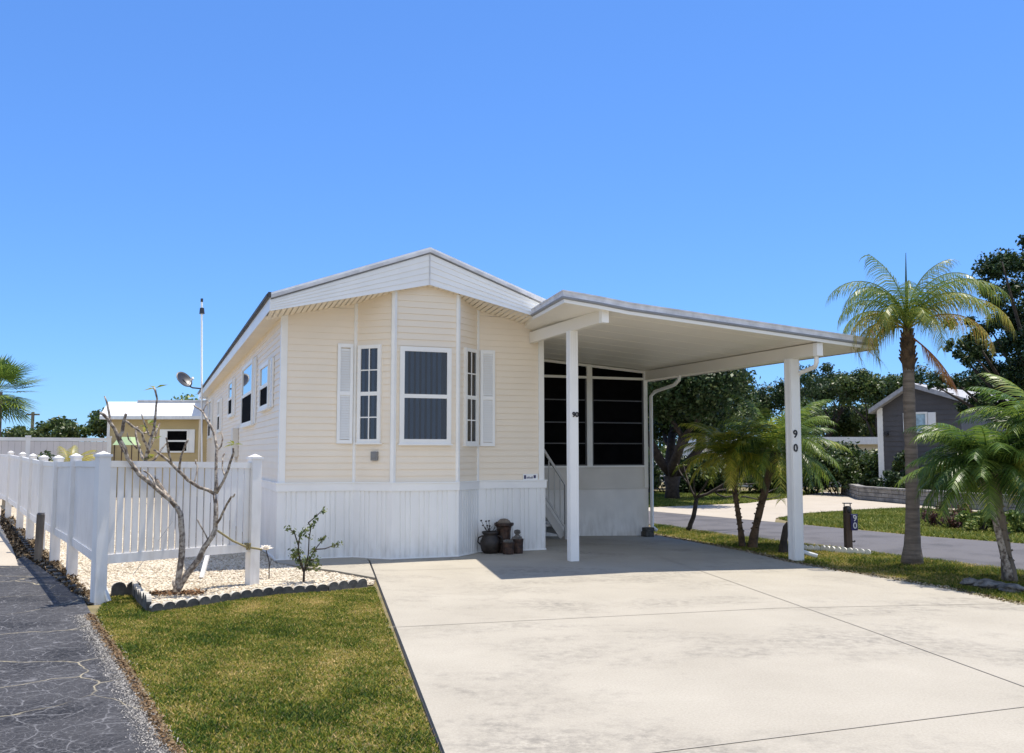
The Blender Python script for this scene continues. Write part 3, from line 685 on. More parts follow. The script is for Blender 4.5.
for (x0, x1) in ((.14, 2.05), (2.17, PR-.085)):
    mb = MB(); mb.box(x0+.03, x1-.03, PB+.028, PB+.034, 1.36, 3.085); sc_ = mb.build('insect_screen', M['screen'], home)
    mb = MB(); mb.box(x0, x0+.03, PB+.01, PB+.05, 1.335, 3.085); mb.box(x1-.03, x1, PB+.01, PB+.05, 1.335, 3.085); mb.box(x0+.03, x1-.03, PB+.01, PB+.05, 1.335, 1.36)
    for z in (2.65, 2.20, 1.78): mb.box(x0+.03, x1-.03, PB+.012, PB+.027, z-.011, z+.011)
    mb.build('screen_bar', M['greybar'], sc_)
    mb = MB(); mb.add([(x0, PB+.03, 3.135), (x1, PB+.03, 3.135), (x1, PB+.03, zceil(x1)-.045), (x0, PB+.03, zceil(x0)-.045)], [(0,1,2,3)]); mb.build('transom_screen', M['screen'], home)
mb = MB(); mb.quad((PR-.03, PB, 1.3), (PR-.03, 9.5, 1.3), (PR-.03, 9.5, 3.25), (PR-.03, PB, 3.25)); mb.build('side_screen', M['screen'], home)
mb = MB(); mb.quad((.04, 9.5, -.1), (PR, 9.5, -.1), (PR, 9.5, 3.3), (.04, 9.5, 3.3)); mb.build('porch_rear_wall', M['knee'], home)
# downspout at the porch corner
def ds(mb, pts, wd=.07, dp=.055):
    mb.tube(pts, wd/2, 8)

# ---------------------------------------------------------------- carport
cp = thing('carport', 'white aluminium carport roof on two square posts beside the home', 'carport', (OX, OY, 0), YAW)
FLc = (-.86, -2.82); FRc = (4.45, -2.86); BRc = (4.45, 9.6); BLc = (-.42, FB-.06)
def zc_top(a, b):
    z = 3.745-.0745*(a+.93)
    if a < 0: z += .15*min(1, max(0, (b+3.0)/2.5))*min(1, (-a)/.4)+.03*min(1, -a/.8)
    return z
TH = .13
grid_a = [-.86, -.42, -.2, .1, .4]+[.4+.15*i for i in range(1, 27)]+[4.45]
def leftedge(b): # slanting left edge
    f = min(1, max(0, (b-FLc[1])/(BLc[1]-FLc[1]))); return FLc[0]+(BLc[0]-FLc[0])*f
rf = MB(); bs = [-2.84, -2.2, -1.4, BLc[1], 2, 5, 9.6]
av = np.linspace(0, 1, 12)
def apos(i, b):
    lo = leftedge(b) if b <= BLc[1]+.01 else .0; return lo+(4.45-lo)*av[i]
# top and bottom skins
nb_ = len(bs); na = len(av); vs = []
bs2 = bs[:4]+[BLc[1]+.005]+bs[4:]
for top in (1, 0):
    for b in bs2:
        for i in range(na):
            a = apos(i, b) ; vs.append((a, b, zc_top(a, b)-(0 if top else TH)))
fs = []; off_ = len(bs2)*na
for j in range(len(bs2)-1):
    for i in range(na-1):
        q = (j*na+i, j*na+i+1, (j+1)*na+i+1, (j+1)*na+i); fs.append(q); fs.append(tuple(off_+k for k in q[::-1]))
for i in range(na-1): fs.append((i, off_+i, off_+i+1, i+1)); 
J = (len(bs2)-1)*na
for i in range(na-1): fs.append((J+i, J+i+1, off_+J+i+1, off_+J+i))
for j in range(len(bs2)-1):
    fs.append((j*na, (j+1)*na, off_+(j+1)*na, off_+j*na)); r = na-1; fs.append((j*na+r, off_+j*na+r, off_+(j+1)*na+r, (j+1)*na+r))
rf.add(vs, fs); rf.build('roof', M['panel'], cp)
# ceiling pan seams run from the house towards the street
mb = MB()
b = -2.5
while b < 2.5:
    mb.bar((.0, b, zc_top(.0, b)-TH-.002), (4.3, b, zc_top(4.3, b)-TH-.002), .006, .003); b += .61
mb.build('ceiling_seam', M['panel'], cp)
# fascia gutter round the front and the left edge
def edgebar(path, parent):
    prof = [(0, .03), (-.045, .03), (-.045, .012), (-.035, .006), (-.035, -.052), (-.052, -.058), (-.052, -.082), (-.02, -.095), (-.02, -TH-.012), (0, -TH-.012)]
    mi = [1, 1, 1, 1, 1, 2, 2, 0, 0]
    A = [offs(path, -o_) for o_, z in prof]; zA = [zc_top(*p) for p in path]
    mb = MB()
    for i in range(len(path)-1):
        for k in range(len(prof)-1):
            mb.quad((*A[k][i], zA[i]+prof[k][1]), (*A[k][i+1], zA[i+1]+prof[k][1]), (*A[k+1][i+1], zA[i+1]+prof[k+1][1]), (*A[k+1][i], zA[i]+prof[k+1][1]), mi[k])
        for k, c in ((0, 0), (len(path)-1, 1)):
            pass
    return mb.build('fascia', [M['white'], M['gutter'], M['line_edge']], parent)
pth = [BLc, (leftedge(-1.4), -1.4), (leftedge(-2.2), -2.2), (FLc[0], -2.84)]+[(apos(i, -2.84), -2.84) for i in range(1, na)]+[(4.45, 2), (4.45, 9.6)]
edgebar(pth, cp)
def beam(a, b0, b1, z0, z1):
    mb = MB(); mb.box(a-.045, a+.045, b0, b1, z0, z1); o = mb.build('beam', M['panel'], cp)
    mb = MB(); mb.box(a-.055, a+.055, b0-.01, b0+.09, z0-.01, z1+.002); mb.build('end_cap', M['white'], o, bevel=.004); return o
beam(-.2, -2.74, -.02, 3.42, 3.60); beam(PR, -2.80, PB, 3.085, 3.275)
def post(a, b, z0, z1, wd, num=None):
    mb = MB(); mb.box(a-wd/2, a+wd/2, b-wd/2, b+wd/2, z0, z1)
    for sx in (-1, 1):                                  # raised fluting strips on the faces
        mb.box(a+sx*wd*.28-.012, a+sx*wd*.28+.012, b-wd/2-.006, b-wd/2, z0, z1); mb.box(a-wd/2-.006, a-wd/2, b+sx*wd*.28-.012, b+sx*wd*.28+.012, z0, z1)
    o = mb.build('post', M['white'], cp, bevel=.006)
    mb = MB(); mb.box(a-.03, a+.03, b-wd/2-.012, b-wd/2-.006, z1, z1+.17)
    for dz in (.04, .12): mb.tube([(a, b-wd/2-.013, z1+dz), (a, b-wd/2-.02, z1+dz)], .012, 8)
    mb.build('bracket', M['white'], o)
    return o
PL = post(-.2, -1.63, -.01, 3.425, .135); PRr = post(PR, -2.12, -.1, 3.09, .17)
def text(s, loc, size, m, parent, rot=(pi/2, 0, 0), bold=.0, ext=.004):
    cu = bpy.data.curves.new('number', 'FONT'); cu.body = s; cu.size = size; cu.align_x = 'CENTER'; cu.align_y = 'CENTER'; cu.extrude = ext; cu.offset = bold
    t = bpy.data.objects.new('number', cu); C.objects.link(t)
    dg = bpy.context.evaluated_depsgraph_get(); me = bpy.data.meshes.new_from_object(t.evaluated_get(dg))
    bpy.data.objects.remove(t); me.materials.clear(); me.materials.append(m)
    o = bpy.data.objects.new('number', me); C.objects.link(o); o.parent = parent; o.location = loc; o.rotation_euler = rot; return o
text('90', (-.2+.012, -1.63-.081, 2.16), .10, M['num'], PL, bold=.004)
text('9', (PR-.035, -2.12-.097, 1.885), .17, M['num'], PRr, bold=.003); text('0', (PR-.035, -2.12-.097, 1.665), .17, M['num'], PRr, bold=.003)
mb = MB(); mb.tube([(PR, -2.72, 3.14), (PR, -2.72, 2.98), (PR+.02, -2.66, 2.92), (PR+.09, -2.2, 2.86), (PR+.145, -2.06, 2.78), (PR+.145, -2.05, .12), (PR+.17, -2.07, .03), (PR+.34, -2.2, -.03)], .035, 8)
mb.build('downspout', M['white'], cp, smooth=True)
mb = MB(); mb.tube([(PR, 1.25, 3.12), (PR, 1.3, 3.0), (PR+.01, 1.5, 2.92), (PR+.04, 2.3, 2.84), (PR+.05, 2.48, 2.76), (PR+.05, 2.5, .1), (PR+.1, 2.4, .02)], .035, 8)
mb.build('downspout', M['white'], cp, smooth=True)

# ---------------------------------------------------------------- steps with railing
st = thing('porch_steps', 'grey white metal steps and handrail beside the screened porch', 'steps', (OX, OY, 0), YAW)
for i in range(4):
    z = .25*(i+1); a1_ = 1.16-.2*i
    mb = MB(); mb.box(a1_-.30, a1_, 1.9, 2.52, z-.04, z); mb.box(a1_-.02, a1_-.005, 1.9, 2.52, z-.2, z-.04); mb.build('tread', M['rail'], st)
mb = MB(); mb.bar((1.2, 1.87, .02), (.25, 1.87, 1.35), .04, .14); mb.build('stringer', M['rail'], st)
rl = MB(); rl.bar((1.26, 1.8, .95), (.2, 1.8, 2.5), .05, .04); rl.bar((1.24, 1.8, .16), (.2, 1.8, 1.68), .03, .03)
rl.box(1.21, 1.27, 1.77, 1.83, -.03, 1.02)
o = rl.build('railing', M['rail'], st)
bl = MB()
for i in range(8):
    a = 1.12-.115*i; f = (1.24-a)/1.04; bl.box(a-.009, a+.009, 1.79, 1.81, .16+1.5*f, .97+1.5*f)
bl.build('baluster', M['rail'], o)

# block at the porch corner
mb = MB(); mb.box(-.16, .16, -.16, .16, 0, .17); mb.box(-.14, .2, -.13, .13, .17, .30)
o = mb.build('concrete_block', M['splash'], bevel=.015); o.scale = (.6, .6, .62); X, Y = toW(3.26, 2.30); o.location = (X, Y, -.09); o.rotation_euler.z = YAW+.1
tag(o, 'dark stained concrete blocks stacked at the porch wall corner', 'block')

# ---------------------------------------------------------------- pots by the skirting
def hloc(a, b, z=0): X, Y = toW(a, b); return (X, Y, z)
pt = thing('plant_pot', 'round dark clay pot holding a few bare twigs beside the skirting', 'planter', hloc(-1.0, -.22)); pt.scale = (.82,)*3
mb = MB(); mb.lathe((0,0,0), [(.12,0),(.17,.05),(.20,.16),(.195,.24),(.15,.32),(.135,.36),(.165,.385),(.165,.42),(.14,.42),(.13,.36)], 20); mb.build('pot', M['pot'], pt, smooth=True)
mb = MB()
for s in (-1, 1): mb.tube([(s*.15,-.02,.34),(s*.23,-.02,.30),(s*.24,-.02,.22),(s*.19,-.02,.17)], .016, 6)
mb.build('handle', M['pot'], pt)
mb = MB(); random.seed(4)
for i in range(9):
    a = random.uniform(-2.9, .2) if i else 3; r = random.uniform(.1, .3); h = random.uniform(.52, .66)
    p1 = (cos(a)*r*.5, sin(a)*r*.3, .45); p2 = (cos(a)*r, sin(a)*r*.5, h); mb.tube([(0,0,.38), p1, p2], [.007,.006,.004], 5)
    mb.tube([p1, (p1[0]+.06*cos(a+1), p1[1], p1[2]+.07)], [.005,.003], 5); mb.obox(Vector(p2), (1,.3,.2), (-.3,1,0), .016, .012, .012)
mb.build('twigs', M['darkbark'], pt)
pt = thing('wooden_planter', 'tall brown wooden planter with a flared rim behind the small pots', 'planter', hloc(-.76, -.2)); pt.scale = (.82,)*3
mb = MB(); mb.lathe((0,0,0), [(.13,0),(.145,.10),(.13,.22),(.13,.40),(.15,.50),(.19,.53),(.19,.575),(.15,.58),(.14,.55)], 12); mb.build('pot', M['potwood'], pt)
mb = MB(); mb.lathe((0,0,.56), [(.13,0),(.12,.05),(.07,.09),(.02,.10)], 12); mb.build('soil', M['bark'], pt, smooth=True)
for (a, b, h, r, lb) in ((-.78, -.45, .19, .09, 'squat brown wooden tub left in front of the tall planter'), (-.60, -.38, .23, .09, 'small brown wooden tub right of the tall planter')):
    pt = thing('wooden_tub', lb, 'planter', hloc(a, b))
    mb = MB(); mb.lathe((0,0,0), [(r*.95,0),(r,.02),(r*1.05,h*.45),(r*1.0,h*.5),(r*1.1,h*.9),(r*1.1,h),(r*.9,h),(r*.85,h*.8)], 12); mb.build('pot', M['potwood'], pt)
    mb = MB()
    for k in range(6): mb.obox(Vector((cos(k)*r*.5, sin(k)*r*.5, h+.01)), (1,k*.3,.2), (-.3*k,1,0), .03, .022, .02)
    mb.build('stones', M['rock'], pt)
mb = MB(); mb.lathe((0,0,0), [(.05,0),(.06,.03),(.03,.07),(.055,.10),(.045,.14),(.0,.15)], 10)
o = mb.build('garden_ornament', M['rock'], smooth=True); o.location = hloc(-.60, -.38, .225); tag(o, 'little grey stone ornament sitting on the small right tub', 'ornament')

# ---------------------------------------------------------------- white picket fence
fn = thing('picket_fence', 'white vinyl picket fence curving around the gravel side yard', 'fence')
posts = [G(252, 583.5), G(98, 601), G(71.6, 575.5), G(54.4, 561.5), G(40, 550.5), G(29.5, 540), G(19.5, 529.5), G(8, 518), G(-6, 508), G(-22, 499)]
posts = [Vector((*p, 0)) for p in posts]
PH = [1.52, 1.555, 1.53, 1.50, 1.50, 1.52, 1.55, 1.58, 1.6, 1.6]
def fpost(p, h, ang):
    pm = MB(); d = Vector((cos(ang), sin(ang), 0)); n = Vector((-d.y, d.x, 0)); hw = .0635
    pm.obox(p+Vector((0,0,h/2-.03)), d, n, hw, hw, h/2+.03, 0, Vector((0,0,1))); o = pm.build('post', M['fence'], fn, bevel=.004)
    cm = MB(); cm.obox(p+Vector((0,0,h+.012)), d, n, hw+.012, hw+.012, .014, 0, Vector((0,0,1)))
    c = p+Vector((0,0,h+.026)); vs = [c+d*hw*i+n*hw*j for i, j in ((-1,-1),(1,-1),(1,1),(-1,1))]+[c+Vector((0,0,.035))]
    cm.add(vs, [(0,1,4),(1,2,4),(2,3,4),(3,0,4)]); cm.build('post_cap', M['fence'], o)
def fpanel(p, q, h0, h1, gap=True):
    d = q-p; L_ = d.length; d.normalize(); n = Vector((-d.y, d.x, 0)); mb = MB(); up = Vector((0,0,1))
    s0, s1 = p+d*.05, q-d*.05
    for za, zb, wd in ((h0-.05, h1-.05, .07), (.44, .44, .10)):
        mb.bar(s0+up*za, s1+up*zb, .045, wd)
    t = .085+.02
    while t < L_-.08:
        f = t/L_; hh = h0+(h1-h0)*f; mb.obox(p+d*t+up*((.48+hh-.08)/2), d, n, .0325, .011, (hh-.08-.48)/2, 0, up); t += .086
    mb.build('picket_panel', M['fence'], fn)
for i, p in enumerate(posts):
    q = posts[min(i+1, len(posts)-1)]; r = posts[max(i-1, 0)]; d = q-r; fpost(p, PH[i], atan2(d.y, d.x) if i != 1 else atan2((posts[0]-p).y, (posts[0]-p).x))
for i in range(len(posts)-1): fpanel(posts[i], posts[i+1], PH[i]-.03, PH[i+1]-.03)

# privacy fence at the back
pf = thing('privacy_fence', 'tall pale solid vinyl privacy fence across the back of the yard', 'fence')
p0, p1 = at(-120, 440, 30), at(109, 440, 33.5); p0.z = p1.z = 0; d = (p1-p0).normalized(); n = Vector((-d.y, d.x, 0)); Lp = (p1-p0).length; t = Lp; HT = 2.12
M['tanfence'] = mat('pale_grey_vinyl', (.68,.63,.60), .6, .03, 2)
while t > -.1:
    mb = MB(); mb.obox(p0+d*t+Vector((0,0,HT/2)), d, n, .07, .07, HT/2+.02, 0, Vector((0,0,1))); mb.obox(p0+d*t+Vector((0,0,HT+.035)), d, n, .09, .09, .03, 0, Vector((0,0,1))); mb.build('post', M['fence'], pf)
    if t > 1:
        L2 = 2.6; a, b = p0+d*(t-L2), p0+d*t; mb = MB(); mb.bar(a+Vector((0,0,HT-.06)), b+Vector((0,0,HT-.06)), .06, .12); mb.build('rail', M['fence'], pf)
        mb = MB(); k = 0
        while k*.2 < L2-.01: mb.obox(a+d*(k*.2+.1)+Vector((0,0,HT/2-.06)), d, n, .0975, .02, HT/2-.07, 0, Vector((0,0,1))); k += 1
        mb.build('panel', M['tanfence'], pf)
    t -= 2.6

# ---------------------------------------------------------------- neighbour's yellow home
yh = thing('mobile_home', 'yellow mobile home with a white metal roof seen behind the fence', 'house')
Yy = 34.0
def yp(x, y, Y=Yy): return at(x, y, Y)
xl_, xr_ = yp(107, 440).x, yp(226, 440).x; ze = yp(107, 419).z; zr_ = yp(107, 402).z
mb = MB(); lapwall(mb, (xl_, Yy), (xr_, Yy), 0, lambda v: ze, .2, .012); mb.quad((xl_, Yy, 0), (xl_, Yy+9, 0), (xl_, Yy+9, ze), (xl_, Yy, ze)); mb.quad((xr_, Yy, 0), (xr_, Yy, ze), (xr_, Yy+9, ze), (xr_, Yy+9, 0)); mb.build('wall', M['yellow_siding'], yh)
mb = MB(); y0 = Yy-.35
zt2 = zr_+.03
mb.add([(xl_-.15, y0, ze-.02), (xr_, y0, ze-.02), (xr_, y0, ze+.10), (xl_-.15, y0, ze+.10), (xl_-.15, Yy+.35, zt2), (xr_, Yy+.35, zt2), (xr_, Yy+9.4, ze), (xl_-.15, Yy+9.4, ze)],
       [(0,1,2,3), (3,2,5,4), (4,5,6,7), (0,3,4,7), (1,6,5,2), (0,7,6,1)])
mb.build('roof', M['rooftop'], yh)
mb = MB(); mb.box(xl_+.95, xr_, Yy+.3, Yy+.55, zt2, zt2+.06); mb.build('roof_ridge_vent', M['gutter'], yh)
def flatwin(parent, x0, x1, z0, z1, Y, m1='glass', back='black'):
    mb = MB(); f = .06
    for a, b, c, e_ in ((x0-f, x0, z0-f, z1+f), (x1, x1+f, z0-f, z1+f), (x0, x1, z1, z1+f), (x0, x1, z0-f, z0), (x0, x1, (z0+z1)/2-.03, (z0+z1)/2+.03)): mb.box(a, b, Y-.07, Y-.012, c, e_)
    o = mb.build('window', M['trim'], parent); mb = MB(); mb.box(x0, x1, Y-.03, Y-.02, z0, z1); mb.build('pane', M[back], o); return o
A, B = yp(168, 431), yp(187, 451)
flatwin(yh, A.x, B.x, B.z, A.z, Yy, back='screen')
for (u0, u1) in ((160, 167), (188.5, 195)):
    mb = MB(); mb.box(yp(u0, 440).x, yp(u1, 440).x, Yy-.05, Yy-.012, B.z-.06, A.z+.06); mb.build('shutter', M['white'], yh)
mb = MB(); mb.tube([yp(201, 419)-Vector((0, .1, 0)), Vector((yp(201, 419).x, Yy-.1, 0))], .04, 8); mb.build('downspout', M['soffit'], yh)
mb = MB(); mb.box(xl_, xl_+.1, Yy-.03, Yy-.001, 0, ze); mb.build('corner_trim', M['trim'], yh)
# small covered table by the yellow wall
c = yp(127, 440, 32.5); tb = thing('patio_table', 'small table under a pale green cover by the yellow wall', 'table', (c.x, 32.5, 0))
ztb = at(127, 445, 32.5).z
mb = MB(); mb.add([(-.35,-.35,ztb), (.35,-.35,ztb), (.35,.35,ztb), (-.35,.35,ztb), (-.2,-.2,ztb+.28), (.2,-.2,ztb+.28), (.2,.2,ztb+.28), (-.2,.2,ztb+.28)], [(0,1,5,4),(1,2,6,5),(2,3,7,6),(3,0,4,7),(4,5,6,7),(3,2,1,0)]); mb.build('cover', M['awning'], tb)
for sx in (-1, 1):
    for sy in (-1, 1): mb = MB(); mb.box(sx*.3-.015, sx*.3+.015, sy*.3-.015, sy*.3+.015, 0, ztb); mb.build('leg', M['brownwood'], tb)

# ---------------------------------------------------------------- mast and satellite dish
ms = thing('antenna_mast', 'thin white pole mast standing by the far roof corner', 'mast')
b0 = at(203, 452, 31.5); b0.z = 0; t0_ = at(201.8, 302, 31.5)
mb = MB(); mb.tube([b0, t0_], .035, 8); mb.build('pole', M['white'], ms)
mb = MB(); mb.tube([at(202, 314, 31.5), at(202, 308, 31.5)], [.09, .07], 10); mb.tube([t0_, t0_+Vector((0,0,.12))], .045, 8); mb.build('cap', M['dish'], ms)
c = at(184.5, 379, 30); sd = thing('satellite_dish', 'dark grey satellite dish on an arm at the far roof eave', 'satellite dish', c); sd.scale = (.8,)*3
nrm = Vector((.62, -.42, .55)).normalized(); ux = nrm.cross(Vector((0,0,1))).normalized(); uy = ux.cross(nrm)
mb = MB(); R_ = 10; vs = []
for i in range(6):
    r = .34*i/5
    for k in range(24): th = 2*pi*k/24; vs.append(ux*r*cos(th)+uy*r*1.15*sin(th)+nrm*(.09*(i/5)**2-.09))
fs = [(i*24+k, i*24+(k+1) % 24, (i+1)*24+(k+1) % 24, (i+1)*24+k) for i in range(5) for k in range(24)]
mb.add(vs, fs); o = mb.build('dish', M['dish'], sd, smooth=True); so_ = o.modifiers.new('s', 'SOLIDIFY'); so_.thickness = .02
mb = MB(); e1 = Vector((.42, .1, -.55)); mb.tube([-nrm*.08, (.12,.05,-.25), (.3,.1,-.35), (.62,.2,-.38)], .03, 8); mb.build('mount', M['dish'], sd)
mb = MB(); f_ = nrm*.38-uy*.3; mb.tube([-uy*.36-nrm*.02, f_], .015, 6); mb.obox(f_, nrm, ux, .07, .04, .04); mb.build('feed_arm', M['gutter'], sd)

# ---------------------------------------------------------------- plants
def leafcloud(name, centers, radii, n, size, m, parent=None, seed=0, squash=.8, aspect=.55, tb=.45, tv=.25, droop=0, shell=.55):
    """many small folded leaves spread through several clumps"""
    r = np.random.default_rng(seed); centers = np.asarray(centers, float); radii = np.asarray(radii, float)
    w_ = radii**2; i = r.choice(len(centers), n, p=w_/w_.sum())
    d = r.normal(size=(n, 3)); d /= np.linalg.norm(d, axis=1)[:,None]; rr = (shell+(1-shell)*r.random(n))*np.where(r.random(n) < .25, r.random(n), 1)
    P = centers[i]+d*(rr*radii[i])[:,None]*np.array([1, 1, squash])+r.normal(size=(n, 3))*radii[i][:,None]*.10
    ct = r.normal(size=len(centers))*.12
    nd = d*.5+r.normal(size=(n, 3))*.7+np.array([0, 0, .35]); nd /= np.linalg.norm(nd, axis=1)[:,None]
    h = r.normal(size=(n, 3)); u = np.cross(nd, h); u /= np.linalg.norm(u, axis=1)[:,None]; v = np.cross(nd, u)
    s = size*(.6+.8*r.random(n))[:,None]
    V = np.zeros((n, 4, 3)); V[:,0] = P-u*s; V[:,1] = P+v*s*aspect+nd*s*.15; V[:,2] = P+u*s; V[:,3] = P-v*s*aspect+nd*s*.15
    V[:,0,2] -= droop*s[:,0]; V[:,2,2] -= droop*s[:,0]
    t = np.clip(tb+ct[i]+tv*r.normal(size=n), 0, 1)
    return rawmesh(name, V.reshape(-1, 3), np.arange(4*n).reshape(n, 4), 4, m, np.repeat(t, 4), parent)
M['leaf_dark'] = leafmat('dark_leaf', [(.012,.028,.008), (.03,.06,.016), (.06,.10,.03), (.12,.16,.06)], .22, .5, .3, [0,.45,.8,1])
M['leaf_mid'] = leafmat('mid_leaf', [(.02,.045,.01), (.05,.09,.02), (.10,.14,.035), (.18,.20,.06)], .3, .45, .5)
M['leaf_light'] = leafmat('light_leaf', [(.05,.10,.015), (.10,.17,.03), (.19,.24,.05), (.32,.33,.09)], .35, .5, .4)
M['leaf_red'] = leafmat('red_leaf', [(.03,.012,.014), (.09,.035,.04), (.16,.07,.06), (.10,.12,.05)], .3, .5, .4)
M['frond'] = leafmat('palm_frond', [(.05,.10,.015), (.13,.20,.035), (.32,.34,.06), (.52,.40,.08), (.42,.16,.04)], .38, .4, .5, [0,.35,.6,.8,1])
M['frond_yellow'] = leafmat('yellow_palm_frond', [(.08,.13,.015), (.22,.27,.03), (.50,.46,.06), (.68,.56,.09), (.6,.34,.07)], .45, .4, .4, [0,.35,.6,.8,1])
M['frond_dark'] = leafmat('dark_palm_frond', [(.022,.05,.012), (.08,.15,.03), (.24,.32,.05), (.60,.50,.08)], .42, .4, .4, [0,.35,.65,1])

def branches(mb, base, dirv, length, rad, depth, r, tips, spread=.6, taper=.62, seg=3, up=.12):
    p = Vector(base); d = Vector(dirv).normalized(); pts = [p.copy()]; rs = [rad]
    for k in range(seg):
        d = (d+Vector((r.gauss(0, .16), r.gauss(0, .16), r.gauss(0, .1)+up))).normalized(); p = p+d*length/seg; pts.append(p.copy()); rs.append(rad*(1-(1-taper)*(k+1)/seg))
    mb.tube(pts, rs, 7 if depth > 1 else 5)
    if depth <= 0: tips.append(p.copy()); return
    for k in range(r.choice((2, 3)) if depth < 3 else 3):
        a = r.uniform(0, 6.28); s = Vector((cos(a), sin(a), r.uniform(-.3, .5)))*spread
        branches(mb, p if k < 2 else pts[-2], d+s, length*r.uniform(.62, .85), rs[-1]*.8, depth-1, r, tips, spread, taper, seg, up)
    if depth == 1: tips.append(p.copy())
def tree(name, label, cat, X, Y, height, crown_r, mleaf, seed, nleaf, size, trunk_r=.2, depth=3, lean=(0,0), clump=.8, group=None, zb=-.1, tfrac=.3, spread=.75, squash=.75, **k):
    r = random.Random(seed); t = thing(name, label, cat, (X, Y, zb), 0, group); mb = MB(); tips = []
    th = height*tfrac; mb.tube([(0,0,-.1), (lean[0]*.3, lean[1]*.3, th*.5), (lean[0], lean[1], th)], [trunk_r*1.25, trunk_r, trunk_r*.85], 10)
    for i in range(4):
        a = i*1.57+r.uniform(-.4, .4); branches(mb, (lean[0], lean[1], th*.95), (cos(a)*spread, sin(a)*spread, 1), (height-th)*.42, trunk_r*.6, depth-1, r, tips, spread)
    # scale the tips into the requested crown
    T = np.array([p[:] for p in tips]); c = T.mean(0); ext = np.percentile(abs(T[:,:2]-c[:2]), 95)+1e-6; zt_ = T[:,2].max()
    f = (crown_r-clump*.6)/ext; fz = (height-clump*.5-th)/(zt_-th)
    mb.v = [(lean[0]+(x-lean[0])*(f if z > th else 1), lean[1]+(y-lean[1])*(f if z > th else 1), th+(z-th)*fz if z > th else z) for x, y, z in mb.v]
    T[:,0] = lean[0]+(T[:,0]-lean[0])*f; T[:,1] = lean[1]+(T[:,1]-lean[1])*f; T[:,2] = th+(T[:,2]-th)*fz
    mb.build('trunk', M['darkbark'], t, smooth=True)
    R2 = np.array([clump*r.uniform(.55, 1.15) for _ in tips])
    leafcloud('crown', T, R2, nleaf, size, mleaf, t, seed, squash=squash, **k); return t
def bush(name, label, X, Y, w_, h, d, mleaf, seed, nleaf, size, group=None, zb=-.09, cat='bush', n=14, **k):
    r = random.Random(seed); t = thing(name, label, cat, (X, Y, zb), 0, group); cs = []; rs = []
    for i in range(n):
        x, y = r.uniform(-1, 1), r.uniform(-1, 1); z = r.uniform(.15, .8)*(1-.35*x*x); cs.append((x*w_*.42, y*d*.42, z*h)); rs.append(min(w_, h)*r.uniform(.16, .32))
    mb = MB()
    for i in range(0, n, 2): mb.tube([(cs[i][0]*.3, cs[i][1]*.3, -.05), (cs[i][0]*.7, cs[i][1]*.7, cs[i][2]*.6), cs[i]], [.03, .02, .01], 5)
    mb.build('stem', M['darkbark'], t); leafcloud('foliage', cs, rs, nleaf, size, mleaf, t, seed, **k); return t

def frond(az, el, length, droop, nl, ll, lw, tb, r, twist=0, rach=.02, hang=.5, tv=.08, vee=.5, tipfade=1.):
    """one pinnate frond as vertex arrays: rachis + leaflets on both sides"""
    V = []; Fq = []; T = []
    pts = []; p = Vector((0,0,0)); n = 14; a = el
    hz = Vector((cos(az), sin(az), 0))
    for k in range(n+1):
        pts.append(p.copy()); ang = el-droop*(k/n)**1.25; p = p+(hz*cos(ang)+Vector((0,0,1))*sin(ang))*length/n
    side = Vector((-sin(az), cos(az), 0))
    def q(a_, b_, c_, d_, t): o_ = len(V); V.extend([a_, b_, c_, d_]); Fq.append((o_, o_+1, o_+2, o_+3)); T.extend([t]*4)
    for k in range(n):
        w0, w1 = rach*(1-.85*k/n), rach*(1-.85*(k+1)/n); d = (pts[k+1]-pts[k]).normalized(); up = side.cross(d)
        q(pts[k]-side*w0, pts[k]+side*w0, pts[k+1]+side*w1, pts[k+1]-side*w1, tb+.12); q(pts[k]-up*w0*.7, pts[k]+up*w0*.7, pts[k+1]+up*w1*.7, pts[k+1]-up*w1*.7, tb+.12)
    for i in range(nl):
        f = .14+.86*(i+r.random()*.5)/nl; x = f*n; k = min(int(x), n-1); c = pts[k].lerp(pts[k+1], x-k); d = (pts[k+1]-pts[k]).normalized(); up = side.cross(d)
        env = sin(pi*min(1, (f*.86+.12)))**.6 if f < .95 else .5; L_ = ll*max(.25, env)*r.uniform(.85, 1.1)
        for sg in (-1, 1):
            fw = .55+.5*f+r.uniform(-.1, .1); dr = (side*sg+d*fw-up*(-vee*r.uniform(.4, 1.2))).normalized()
            w_ = lw*r.uniform(.8, 1.2); prev = c; pd = dr; tt = min(1, max(0, tb+r.gauss(0, tv))); seg = 3; wn = d
            for s_ in range(seg):
                nd = (pd+Vector((0,0,-1))*hang*(.35+.5*s_)*r.uniform(.8, 1.2)).normalized(); nx_ = prev+nd*L_/seg
                wa = w_*(1 if s_ == 0 else .9 if s_ == 1 else .55); wb = w_*(.9, .55, .06)[s_]
                q(prev-wn*wa/2, prev+wn*wa/2, nx_+wn*wb/2, nx_-wn*wb/2, tt); prev = nx_; pd = nd
    return V, Fq, T
def add_frond(parent, origin, m, name='frond', **k):
    V, Fq, T = frond(**k); V = np.array([v[:] for v in V]); o = rawmesh(name, V, np.array(Fq), 4, m, np.clip(T, 0, 1), parent); o.location = origin; return o

